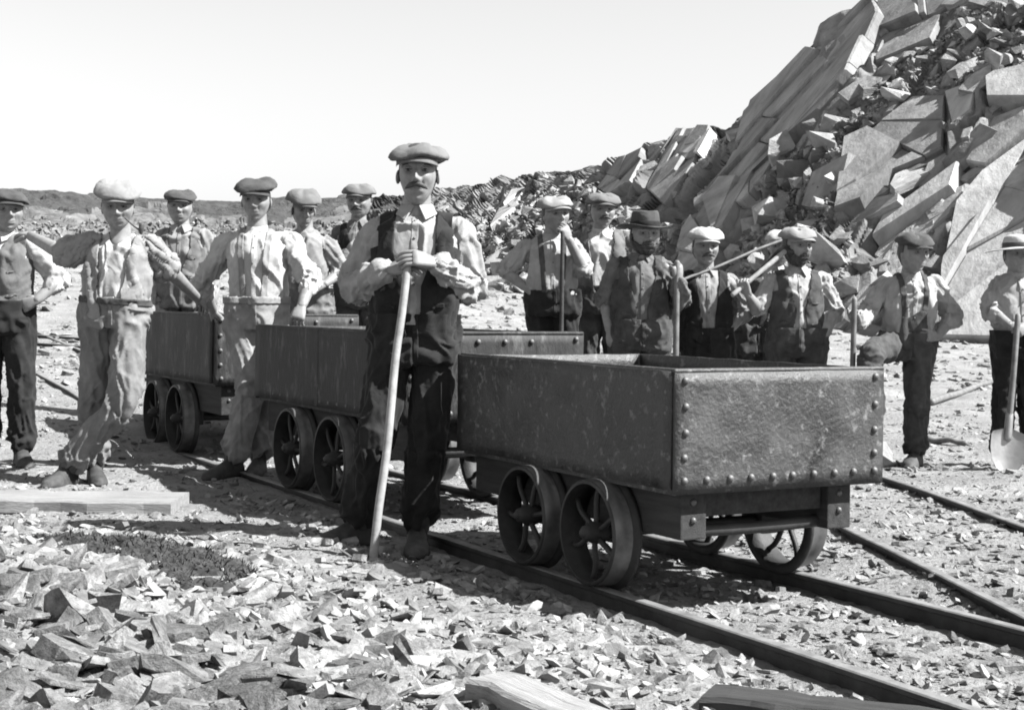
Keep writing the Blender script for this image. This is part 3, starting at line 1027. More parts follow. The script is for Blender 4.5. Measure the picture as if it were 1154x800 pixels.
# ------------------------------------------------------------------ timbers on the ground
def timber(name, a, b, wid, thk, m, label, cat, seed=0, tilt=0.0):
    """sawn baulk from a to b (centre of its underside)"""
    a, b = np.asarray(a, float), np.asarray(b, float)
    L = np.linalg.norm(b - a)
    n = 14
    rg = np.random.default_rng(seed)
    xs = np.linspace(0, L, n)
    rings = []
    for i, x in enumerate(xs):
        wv = wid / 2 * (1 + 0.04 * rg.standard_normal()); hv = thk * (1 + 0.03 * rg.standard_normal())
        c = min(wid, thk) * 0.12
        dy = 0.006 * rg.standard_normal()
        pr = [(-wv + c, 0), (wv - c, 0), (wv, c), (wv, hv - c), (wv - c, hv), (-wv + c, hv), (-wv, hv - c), (-wv, c)]
        rings.append(np.array([(x, dy + p, q) for p, q in pr]))
    V, F = loft(rings)
    mb = MB().add(V, F, 0, False)
    o = mb.build(name, m)
    d = (b - a) / L
    o.location = a
    o.rotation_euler = (tilt, -math.asin(d[2]), math.atan2(d[1], d[0]))
    return tag(o, label, cat)
timber('sleeper', (-3.3, 7.20, hgt(-2.6, 7.2) - 0.01), (-1.60, 7.20, hgt(-1.7, 7.2) - 0.01), 0.40, 0.068, M_PLANK, 'broad sun-bleached plank lying in front of the boy with the pipe', 'plank', 1)
timber('sleeper', (-0.05, 3.58, 0.028), (0.50, 2.98, -0.03), 0.14, 0.085, M_PLANK, 'weathered timber baulk half buried in chippings at the bottom of the photo', 'timber', 2)
timber('sleeper', (0.50, 3.70, -0.045), (1.25, 3.38, -0.055), 0.15, 0.10, M_OAK, 'dark timber baulk end beside the near rail at bottom right', 'timber', 3)

def rod(name, a, b, r0, r1, m, label, cat, n=12, bend=0.0, parent=None):
    a, b = np.asarray(a, float), np.asarray(b, float)
    k = 7
    d = b - a
    sidev = nrm(np.cross(d, (0.3, 1, 0.2)))
    pts = [a + d * i / (k - 1) + sidev * bend * math.sin(i * 1.9 + 0.4) for i in range(k)]
    rad = [r0 + (r1 - r0) * i / (k - 1) for i in range(k)]
    V, F = tube(pts, rad, n, 3)
    low = a if a[2] < b[2] else b
    o = MB().add(V, F).build(name, m, parent, low)
    o.location = low
    if label: tag(o, label, cat)
    return o
pa = at(1050, 427, 14.0); pb = at(1127, 405, 16.5)
pa[2] = hgt(pa[0], pa[1]) + 0.03; pb[2] = hgt(pb[0], pb[1]) + 0.04
rod('wooden_pole', pa, pb, 0.035, 0.025, M_SHAFT, 'thin dark pole lying on the pale ground below the smooth rock slab', 'pole', bend=0.01)
pa = at(1036, 481, 11.2); pb = at(1088, 485, 11.0)
pa[2] = hgt(pa[0], pa[1]) + 0.03; pb[2] = hgt(pb[0], pb[1]) + 0.03
rod('wooden_stick', pa, pb, 0.025, 0.02, M_SHAFT, 'short dark stick lying on the ground between two workers at right', 'stick', bend=0.01)

# ------------------------------------------------------------------ wagons
def dome(r, n=10):
    rings = lathe([(r * 1.0, 0.0), (r * 0.94, r * 0.35), (r * 0.7, r * 0.68), (r * 0.35, r * 0.86), (r * 0.05, r * 0.9)], n, 'z')
    return loft(rings, True, True)
_v, _f = dome(1.0)
RIVET = MB().add(_v, _f).mesh('rivet'); RIVET.materials.append(M_RIVET)

def plate(c0, ux, uz, L, H, thk, seed, amp=0.004, nx=26, nz=10, rag=0.003):
    """dented iron plate: origin c0, length along ux, height along uz, thickness thk along -(ux x uz)"""
    ux, uz = np.asarray(ux, float), np.asarray(uz, float)
    nn = np.cross(ux, uz)
    a, b = np.meshgrid(np.linspace(0, L, nx), np.linspace(0, H, nz))
    p = np.stack([a.ravel() * 2.6, b.ravel() * 2.6, np.full(a.size, seed * 3.7)], 1)
    d = (amp * fbm(p, 3, seed)).reshape(a.shape)
    top = rag * fbm(np.stack([a[-1] * 9, a[-1] * 0, a[-1] * 0 + seed], 1), 3, seed)
    b = b.copy(); b[-1] += top
    base = np.asarray(c0, float) + a[..., None] * ux + b[..., None] * uz
    Fr = base + d[..., None] * nn
    Bk = base + (d - thk)[..., None] * nn
    V = np.concatenate([Fr.reshape(-1, 3), Bk.reshape(-1, 3)])
    m = nx * nz
    F = []
    for j in range(nz - 1):
        for i in range(nx - 1):
            q = j * nx + i
            F.append((q, q + 1, q + nx + 1, q + nx)); F.append((m + q + nx, m + q + nx + 1, m + q + 1, m + q))
    per = [i for i in range(nx)] + [j * nx + nx - 1 for j in range(1, nz)] + [(nz - 1) * nx + i for i in range(nx - 2, -1, -1)] + [j * nx for j in range(nz - 2, 0, -1)]
    for k in range(len(per)):
        i, j = per[k], per[(k + 1) % len(per)]
        F.append((j, i, m + i, m + j))
    return V, F

def wheel_parts(parent, cx, y_out, cz, D, sgn, rot):
    """spoked cast wheel; y_out: outer face, sgn +1 when the inside of the wagon lies towards +y"""
    r = D / 2
    tw = 0.085
    wh = empty('wheel', (cx, y_out, cz)); wh.parent = parent
    # tread and inner flange (lathe about y), h runs inwards
    prof = [(r - 0.015, 0.0), (r - 0.004, 0.0), (r, 0.005), (r + 0.002, tw * 0.5), (r + 0.003, tw - 0.012), (r + 0.007, tw - 0.006), (r + 0.020, tw), (r + 0.022, tw + 0.010), (r + 0.017, tw + 0.018), (r - 0.017, tw + 0.018), (r - 0.020, tw * 0.5)]
    rings = lathe([(a, sgn * h) for a, h in prof], 44, 'y')
    rings.append(rings[0])
    V, F = loft(rings, False, False)
    mb = MB(); mb.add(V, F if sgn < 0 else [f[::-1] for f in F], 0, True)
    nn = 44
    mb.m = [1 if 2 <= (k // nn) <= 3 else 0 for k in range(len(F))]
    mb.build('rim', [M_WHEEL, M_TREAD], wh)
    hub = lathe([(0.014, -0.012 * sgn), (0.024, -0.010 * sgn), (0.028, 0.004 * sgn), (0.038, 0.022 * sgn), (0.042, 0.055 * sgn), (0.034, tw * sgn)], 20, 'y')
    V, F = loft(hub)
    MB().add(V, F if sgn < 0 else [f[::-1] for f in F]).build('hub', M_WHEEL, wh)
    for k in range(6):
        a = rot + k * math.pi / 3
        pts = []
        for q in np.linspace(0, 1, 5):
            rr = 0.030 + (r - 0.018 - 0.030) * q
            aa = a + 0.16 * math.sin(q * math.pi * 0.9)
            pts.append((rr * math.cos(aa), sgn * (0.040 + 0.006 * q), rr * math.sin(aa)))
        V, F = tube(pts, [(0.011, 0.011)] * 5, 8, 2, ref=(0, 1, 0), rounded=False)
        MB().add(V, F).build('spoke', M_WHEEL, wh)
    return wh

def wagon(t_near, L, W, z0, z1, D, wheel_t, label, iron, seed, detail=True, gauge_in=0.0, seam=True):
    """t_near: where along the track its near end stands; local x runs to the near end, y across, z up"""
    o = trk(t_near + L, 0.0)
    root = empty('quarry_wagon', o, math.atan2(-TD[1], -TD[0]))
    tag(root, label, 'wagon', 'iron quarry wagons on the near track')
    H = z1 - z0
    th = 0.012
    # left side (faces the camera's left), right side, near end, far end: butted
    def pl(name, *a, **k):
        V, F = plate(*a, **k)
        return MB().add(V, F, 0, True).build(name, iron, root)
    left = pl('side_plate', (0, 0, z0), (1, 0, 0), (0, 0, 1), L, H, -th, seed, amp=0.010)
    right = pl('side_plate', (0, W, z0), (1, 0, 0), (0, 0, 1), L, H, th, seed + 1, amp=0.010)
    near = pl('end_plate', (L + 0.014, -0.004, z0 - 0.012), (0, 1, 0), (0, 0, 1), W + 0.008, H + 0.010, th, seed + 2, nx=20)
    far = pl('end_plate', (-0.014, -0.004, z0 - 0.012), (0, 1, 0), (0, 0, 1), W + 0.008, H + 0.010, -th, seed + 3, nx=20)
    V, F = box(0.01, L - 0.01, 0.014, W - 0.014, z0 - 0.02, z0 + 0.012)
    MB().add(V, F, 0, False).build('floor_plate', iron, root)
    def riv(parent, pts, nrm_, r):
        q = Vector(nrm_).to_track_quat('Z', 'Y').to_euler()
        for p in pts:
            x = bpy.data.objects.new('rivet', RIVET)
            x.location = p; x.rotation_euler = q; x.scale = (r, r, r)
            COL.objects.link(x); x.parent = parent
    rr = 0.0135
    rg = random.Random(seed)
    for (xe, nx_) in ((L + 0.014, 1),):
        pts = [(xe, 0.038 + rg.uniform(-.003, .003), z0 + H * q) for q in (0.27, 0.48, 0.70, 0.92)]
        pts += [(xe, W - 0.038 + rg.uniform(-.003, .003), z0 + H * q) for q in (0.24, 0.45, 0.68, 0.93)]
        pts += [(xe, W * (0.045 + 0.91 * k / 9) + rg.uniform(-.004, .004), z0 + 0.030) for k in range(10)]
        riv(near, pts, (nx_, 0, 0), rr)
        if not detail:
            riv(near, [(xe, W * q, z0 + H * 0.90) for q in (0.25, 0.4, 0.55, 0.7)], (nx_, 0, 0), rr)
    nb = 17
    pts = [(L * (0.03 + 0.94 * k / (nb - 1)), -0.003, z0 + 0.028) for k in range(nb)]
    pts += [(L - 0.032, -0.003, z0 + H * q) for q in (0.28, 0.46, 0.64, 0.82)]
    if not detail:
        pts += [(0.05 + 0.06 * k, -0.003, z0 + 0.028 + 0.05 * (k % 2)) for k in range(5)]
    riv(left, pts, (0, -1, 0), rr * 0.75)
    if seam:
        V, F = box(L * 0.47, L * 0.47 + 0.035, -0.012, -0.002, z0 + 0.005, z1 - 0.004)
        MB().add(V, F, 0, False).build('seam_strip', iron, left)
    # rounded wear strip along the top of the near and left plates
    V, F = tube([(0, 0.006, z1), (L * 0.33, 0.006, z1), (L * 0.66, 0.006, z1), (L, 0.006, z1)], [0.009] * 4, 8, 6)
    MB().add(V, F).build('top_bead', iron, left)
    V, F = tube([(L + 0.008, 0, z1), (L + 0.008, W * 0.5, z1), (L + 0.008, W, z1)], [0.009] * 3, 8, 6)
    MB().add(V, F).build('top_bead', iron, near)
    # timber underframe
    dp = 0.155 * (D / 0.375)
    for y0 in (0.06, 0.69 * W / 0.895):
        V, F = box(0.03, L - 0.035, y0, y0 + 0.105, z0 - 0.02 - dp, z0 - 0.022, 0.006)
        sb = MB().add(V, F, 0, False).build('sole_bar', M_OAK, root)
        for z in (z0 - 0.05, z0 - 0.11):
            bo = MB(); v_, f_ = dome(0.012, 8); bo.add(v_, f_)
            b = bo.build('bolt', M_RIVET, sb); b.location = (L - 0.035, y0 + 0.05, z); b.rotation_euler = (0, R(90), 0)
    for x0 in (0.07, L - 0.15):
        V, F = box(x0, x0 + 0.085, 0.17, 0.685 * W / 0.895, z0 - 0.105, z0 - 0.022, 0.006)
        MB().add(V, F, 0, False).build('cross_beam', M_OAK, root)
    V, F = tube([(L - 0.10, 0.10, z0 - 0.155), (L - 0.10, W * 0.5, z0 - 0.160), (L - 0.10, W * 0.82, z0 - 0.152)], [0.022] * 3, 8, 4)
    MB().add(V, F).build('tie_bar', M_WHEEL, root)
    if not detail:
      V, F = tube([(L - 0.3, W * 0.5, z0 - 0.06), (L + 0.02, W * 0.5, z0 - 0.065), (L + 0.07, W * 0.5, z0 - 0.085), (L + 0.05, W * 0.5, z0 - 0.12), (L + 0.0, W * 0.5, z0 - 0.10)], [0.013] * 5, 8, 4)
      MB().add(V, F).build('coupling_hook', M_WHEEL, root)
    cz = RAILTOP + D / 2 + 0.001
    for k, wt in enumerate(wheel_t):
        x = t_near + L - wt
        wheel_parts(root, x, -0.045, cz, D, 1, 0.4 + k * 0.7 + seed)
        wheel_parts(root, x, 0.84 + 0.062, cz, D, -1, 0.9 + k * 0.5 + seed)
        V, F = tube([(x, -0.05, cz), (x, 0.90, cz)], [0.022, 0.022], 10, 2)
        MB().add(V, F).build('axle', M_WHEEL, root)
        for y0 in (0.066, 0.70 * W / 0.895):
            V, F = box(x - 0.05, x + 0.05, y0, y0 + 0.075, cz - 0.045, z0 - 0.03 - dp + 0.06, 0.006)
            MB().add(V, F, 0, False).build('axle_box', M_WHEEL, root)
    return root

wagon(0.0, 1.54, 0.895, 0.404, 0.794, 0.375, (0.46, 0.94), 'empty riveted iron wagon at front with its bright end plate facing the camera', M_IRON, 1, seam=False)
wagon(2.13, 1.98, 0.95, 0.472, 0.872, 0.425, (2.90, 3.50), 'dark iron wagon in the middle, partly hidden by the foreman with the stick', M_IRON_OLD, 5, detail=False)
wagon(4.92, 1.83, 0.95, 0.500, 0.925, 0.440, (5.62, 6.18), 'dark iron wagon farthest back, beside the boy smoking a pipe', M_IRON_OLD, 9, detail=False, seam=False)

# ------------------------------------------------------------------ people
def head_mesh(naz=84, nel=60, jaw=1.0, nose=1.0, seed=0):
    """head in its own frame: x to the person's left, -y front, z up, origin between the ears; metres"""
    k = np.linspace(-1, 1, naz, endpoint=False)
    az = math.pi * (0.42 * k + 0.58 * np.sign(k) * np.abs(k) ** 2.2)      # denser towards the front (az 0 = front)
    el = np.linspace(-math.pi / 2, math.pi / 2, nel + 2)[1:-1]
    A, E = np.meshgrid(az, el)
    dx, dy, dz = np.sin(A) * np.cos(E), -np.cos(A) * np.cos(E), np.sin(E)
    q = 2.35
    nrm_ = (np.abs(dx) ** q + np.abs(dy) ** q + np.abs(dz) ** q) ** (1 / q)
    x, y, z = 0.0755 * dx / nrm_, 0.096 * dy / nrm_, 0.116 * dz / nrm_
    s = np.clip((-0.005 - z) / 0.11, 0, 1)
    x = x * (1 - 0.34 * jaw * s ** 1.25)
    y = np.where(y > 0, y * (1 - 0.62 * s), y * (1 - 0.05 * s))
    up = np.clip((z - 0.05) / 0.066, 0, 1)
    y = np.where(y < 0, y * (1 - 0.10 * up), y)
    fr = smooth01((-y - 0.02) / 0.04)
    ax = np.abs(x)
    G = lambda u, v, su, sv: np.exp(-(u / su) ** 2 - (v / sv) ** 2)
    d = np.zeros_like(x)
    prof = smooth01((0.030 - z) / 0.052) * (1 - smooth01((-0.022 - z) / 0.012))
    wn = 0.0085 + 0.006 * smooth01((0.0 - z) / 0.025)
    d -= 0.031 * nose * prof * np.exp(-(x / wn) ** 2)
    d -= 0.006 * G(ax - 0.012, z + 0.026, 0.006, 0.006)
    d += 0.018 * G(ax - 0.031, z - 0.014, 0.017, 0.012)
    d -= 0.010 * G(ax - 0.028, z - 0.034, 0.026, 0.008)
    d -= 0.006 * G(ax - 0.046, z + 0.014, 0.016, 0.017)
    d += 0.009 * G(ax - 0.047, z + 0.052, 0.013, 0.022)
    d += 0.004 * G(ax - 0.024 - 0.25 * np.maximum(0, -0.03 - z), z + 0.040, 0.005, 0.018)
    d -= 0.007 * np.exp(-(x / 0.021) ** 2) * (np.exp(-((z + 0.051) / 0.0055) ** 2) + np.exp(-((z + 0.064) / 0.006) ** 2))
    d += 0.005 * G(x, z + 0.0575, 0.024, 0.0028)
    d += 0.005 * G(x, z + 0.076, 0.022, 0.007)
    d -= 0.010 * G(x, z + 0.096, 0.022, 0.014)
    y = y + d * fr
    V = np.stack([x.ravel(), y.ravel(), z.ravel()], 1)
    V = np.concatenate([V, [[0, 0.0, -0.112]], [[0, 0.01, 0.116]]])
    T = []
    n = naz
    for i in range(nel - 1):
        for k in range(n):
            a, b, c, e = i * n + k, i * n + (k + 1) % n, (i + 1) * n + (k + 1) % n, (i + 1) * n + k
            T.append((a, b, c)); T.append((a, c, e))
    bt, tp = nel * n, nel * n + 1
    for k in range(n):
        T.append((bt, (k + 1) % n, k)); T.append((tp, (nel - 1) * n + k, (nel - 1) * n + (k + 1) % n))
    return V, np.array(T)
HEADV, HEADT = head_mesh()
HEADS = [HEADV, head_mesh(jaw=0.75, nose=1.15)[0], head_mesh(jaw=1.25, nose=0.9)[0], head_mesh(jaw=1.0, nose=1.25)[0]]

def ellipsoid(c, r, nu=12, nv=8, rot=None):
    th = np.linspace(0, 2 * math.pi, nu, endpoint=False)
    rings = []
    for e in np.linspace(-math.pi / 2, math.pi / 2, nv + 2)[1:-1]:
        p = np.stack([np.cos(th) * math.cos(e) * r[0], np.sin(th) * math.cos(e) * r[1], np.full(nu, math.sin(e) * r[2])], 1)
        if rot is not None: p = p @ rot.T
        rings.append(p + np.asarray(c))
    return loft(rings)

def hand(side, curl, thumb=0.4, spread=0.0, k=1.0):
    """list of (verts, faces); x: wrist to fingers, y: thumb side, z: back of the hand"""
    parts = []
    secs = [(-0.012, 0.024, 0.020, 0), (0.012, 0.029, 0.019, 0), (0.045, 0.039, 0.0175, 0.002), (0.078, 0.043, 0.0150, 0), (0.096, 0.041, 0.0120, -0.003)]
    th = np.linspace(0, 2 * math.pi, 16, endpoint=False)
    rings = []
    for x, wv, tv, zo in secs:
        c, s = np.cos(th), np.sin(th)
        e = 0.75
        rings.append(np.stack([np.full(16, x), wv * np.sign(c) * np.abs(c) ** e, zo + tv * np.sign(s) * np.abs(s) ** e], 1))
    parts.append(loft(rings))
    fy = (0.0335, 0.0115, -0.0110, -0.032); fl = (0.070, 0.079, 0.073, 0.057)
    for i in range(4):
        p = np.array([0.086, fy[i], -0.001])
        a = R(10) + curl * R(68) * (1 + 0.06 * i)
        yaw = spread * (0.16 - 0.105 * i) + (0.02 - 0.013 * i)
        pts = [p.copy()]
        for seg, (fr, bend) in enumerate(((0.46, curl * R(85)), (0.30, curl * R(55)), (0.24, 0))):
            L = fl[i] * fr
            dvec = np.array([math.cos(a) * math.cos(yaw), math.sin(yaw), -math.sin(a)])
            p = p + dvec * L
            pts.append(p.copy())
            a += bend
        rad = [0.0100, 0.0094, 0.0085, 0.0066]
        if i == 3: rad = [r * 0.88 for r in rad]
        parts.append(tube(pts, rad, 8, 3, ref=(0, 0, 1)))
    base = np.array([0.022, 0.026, -0.006])
    d1 = nrm((0.70, 0.62 - 0.45 * thumb, -0.28 - 0.30 * thumb)); d2 = nrm((0.86, 0.36 - 0.62 * thumb, -0.28 - 0.35 * thumb)); d3 = nrm((0.92, 0.14 - 0.75 * thumb, -0.2 - 0.3 * thumb))
    pts = [base, base + d1 * 0.042, base + d1 * 0.042 + d2 * 0.033, base + d1 * 0.042 + d2 * 0.033 + d3 * 0.026]
    parts.append(tube(pts, [0.0155, 0.0125, 0.0108, 0.0075], 8, 3, ref=(0, 0, 1)))
    out = []
    for V, F in parts:
        V = V * k
        if side < 0:
            V = V * np.array([1, -1, 1]); F = [f[::-1] for f in F]
        out.append((V, F))
    return out

def frame(xd, zd):
    x = nrm(xd); z = np.asarray(zd, float); z = nrm(z - x * (z @ x)); y = np.cross(z, x)
    return np.stack([x, y, z], 1)

def seg_dist(P, a, b):
    e = b - a
    t = np.clip(((P - a) @ e) / (e @ e + 1e-9), 0, 1)
    return np.linalg.norm(P - a - t[:, None] * e, axis=1), t

CAP_SHAPES = {}
def cap_mesh(wx=0.112, wy=0.124, puff=0.050, sag=0.0, seed=0, tiltx=0.0, peak=0.050, fwd=0.012, drop=0.0):
    """flat cap in the head's frame: crown, peak"""
    n = 40
    th = np.linspace(0, 2 * math.pi, n, endpoint=False)
    c, s = np.cos(th), np.sin(th)
    zb = 0.058
    drop = drop + 0.012
    prof = [(0.0800, 0.1010, zb - 0.008, 0), (0.0815, 0.1025, zb + 0.002, 0), (wx * 0.95, wy * 0.95, zb + 0.003, 0.8), (wx, wy, zb + 0.010, 1), (wx * 0.965, wy * 0.965, zb + 0.012 + puff * 0.20, 1), (wx * 0.87, wy * 0.88, zb + 0.016 + puff * 0.50, 1),
            (wx * 0.68, wy * 0.70, zb + 0.020 + puff * 0.77, 1), (wx * 0.47, wy * 0.49, zb + 0.020 + puff * 0.92, 1), (wx * 0.25, wy * 0.25, zb + 0.020 + puff * 0.99, 0.3), (0.006, 0.006, zb + 0.020 + puff * 1.0, 0.0)]
    rings = []
    rg = np.random.default_rng(seed)
    ph = rg.uniform(0, 6.28, 6)
    for i, (a, b, z, k) in enumerate(prof):
        wob = 1 + k * (0.026 * np.sin(3 * th + ph[0]) + 0.018 * np.sin(5 * th + ph[1]) + 0.010 * np.sin(9 * th + ph[2] + i))
        zz = z + k * (0.008 * np.sin(2 * th + ph[3]) + 0.005 * np.sin(4 * th + ph[4]) + 0.003 * np.sin(7 * th + ph[5] + i)) - k * sag * np.clip(s, 0, 1) * 0.02 - k * drop * np.clip(-s, 0, 1)
        rings.append(np.stack([a * c * wob, b * s * wob - fwd * k + 0.004, zz + tiltx * a * c], 1))
    crown = loft(rings, False, True)
    # peak: crescent in front
    m = 21
    ang = np.linspace(-1.12, 1.12, m)
    inner, outer = [], []
    for a_ in ang:
        ix, iy = 0.083 * math.sin(a_), -0.104 * math.cos(a_) + 0.004
        ext = peak * 0.85 * max(0, math.cos(a_ * 1.40)) ** 0.6
        inner.append((ix, iy + 0.010, zb + 0.010)); outer.append((ix + math.sin(a_) * ext * 0.5, iy - ext, zb - 0.006 - 0.010 * math.cos(a_) - 0.02 * (ix / 0.083) ** 2))
    I, O = np.array(inner), np.array(outer)
    Mid = (I + O) / 2 + np.array([0, 0, 0.006])
    tv = np.array([0, 0, 0.006])
    V = np.concatenate([I, Mid, O, I - tv, Mid - tv, O - tv])
    F = []
    for r in range(2):
        for k in range(m - 1):
            a_, b_ = r * m + k, (r + 1) * m + k
            F.append((a_, a_ + 1, b_ + 1, b_)); F.append((3 * m + b_, 3 * m + b_ + 1, 3 * m + a_ + 1, 3 * m + a_))
    for k in range(m - 1):
        F.append((2 * m + k, 2 * m + k + 1, 5 * m + k + 1, 5 * m + k))
    return crown, (V, F)

def hat_mesh(brim=0.165, crown_h=0.105, curl=0.02, dome_=False, seed=0, droop=0.0):
    n = 44
    th = np.linspace(0, 2 * math.pi, n, endpoint=False)
    c, s = np.cos(th), np.sin(th)
    zb = 0.050
    side = np.abs(c)
    def ring(a, b, z, wob=0.0):
        return np.stack([a * c, b * s + 0.004, np.zeros(n) + z + wob], 1)
    up = curl * (side ** 2) - droop * np.clip(-s, 0, 1)
    wv = 0.006 * np.sin(3 * th + seed)
    br = [ring(0.079, 0.100, zb - 0.006), ring(0.11, 0.128, zb - 0.007, up * 0.2), ring(brim * 0.88, brim * 0.96, zb - 0.008, up * 0.6 + wv), ring(brim, brim * 1.06, zb - 0.004, up + wv), ring(brim, brim * 1.06, zb + 0.001, up + wv), ring(brim * 0.88, brim * 0.96, zb - 0.002, up * 0.6 + wv), ring(0.11, 0.128, zb, up * 0.2), ring(0.083, 0.104, zb + 0.004)]
    if dome_:
        cr = [ring(0.083, 0.104, zb + 0.004), ring(0.084, 0.104, zb + crown_h * 0.4), ring(0.076, 0.095, zb + crown_h * 0.75), ring(0.052, 0.066, zb + crown_h * 0.95), ring(0.01, 0.012, zb + crown_h)]
    else:
        dent = -0.022 * np.exp(-(c / 0.5) ** 2)
        cr = [ring(0.083, 0.104, zb + 0.004), ring(0.082, 0.102, zb + crown_h * 0.4), ring(0.076, 0.096, zb + crown_h * 0.85), ring(0.068, 0.088, zb + crown_h * 0.99, dent * 0.3), ring(0.045, 0.062, zb + crown_h * 1.0, dent), ring(0.012, 0.015, zb + crown_h * 0.96, -0.012)]
    band = loft([ring(0.086, 0.107, zb + 0.004), ring(0.0868, 0.1075, zb + 0.010), ring(0.0860, 0.1065, zb + 0.030), ring(0.083, 0.103, zb + 0.034)], False, False)
    return loft(br, False, False), loft(cr, False, True), band

def wrinkle(V, T, bones, amp=0.006, seed=0, base=0.004):
    N = vnormals(V, T)
    best = np.full(len(V), 1e9); disp = np.zeros(len(V))
    warp = fbm(V * 5.0 + seed, 2, seed)
    for bi, (a, b, r, fq, am, e0, e1) in enumerate(bones):
        a, b = np.asarray(a, float), np.asarray(b, float)
        L = np.linalg.norm(b - a)
        d, t = seg_dist(V, a, b)
        ax = (b - a) / L
        u = nrm(np.cross(ax, (0.31, 0.87, 0.2))); v = np.cross(ax, u)
        rel = V - a
        ang = np.arctan2(rel @ v, rel @ u)
        s_ = t * L
        slant = 0.022 * np.sin(ang + bi + seed)
        n = vnoise(np.stack([(s_ + slant) * fq + warp * 2.0, np.cos(ang) * 1.3 + seed, np.sin(ang) * 1.3 + bi * 3.1], 1), seed + bi)
        n2 = vnoise(np.stack([(s_ - slant * 1.5) * fq * 1.7 + warp * 3.0, np.cos(ang) * 1.7 + seed, np.sin(ang) * 1.7 + bi * 5.1], 1), seed + bi + 40)
        n3 = vnoise(np.stack([s_ * fq * 0.22 + ang * 0.55 + warp * 1.2, np.cos(ang + s_ * 3) * 2.2 + seed, np.sin(ang + s_ * 3) * 2.2 + bi * 7.7], 1), seed + bi + 80)
        gat = np.clip(e0 * np.exp(-(t / 0.28) ** 2) + e1 * np.exp(-((1 - t) / 0.28) ** 2), 0, 1)
        n = gat * (0.65 * n + 0.35 * n2) + (1 - gat) * n3
        wgt = am * (0.45 + e0 * np.exp(-(t / 0.30) ** 2) + e1 * np.exp(-((1 - t) / 0.30) ** 2))
        near = (d - r) < best
        disp = np.where(near, np.maximum(1 - 3.4 * np.abs(n), -0.40) * wgt, disp)
        best = np.where(near, d - r, best)
    disp = disp * amp + base * np.maximum(1 - 3.6 * np.abs(vnoise(V * np.array([12, 12, 2.6]) + seed * 3 + warp[:, None] * 0.9, seed + 9)), -0.35) + 0.4 * base * np.maximum(1 - 3.4 * np.abs(vnoise((V @ np.array([[.8, 0, .6], [0, 1, 0], [-.6, 0, .8]])) * np.array([22, 22, 5.0]) + seed, seed + 19)), -0.4)
    return V + N * disp[:, None]

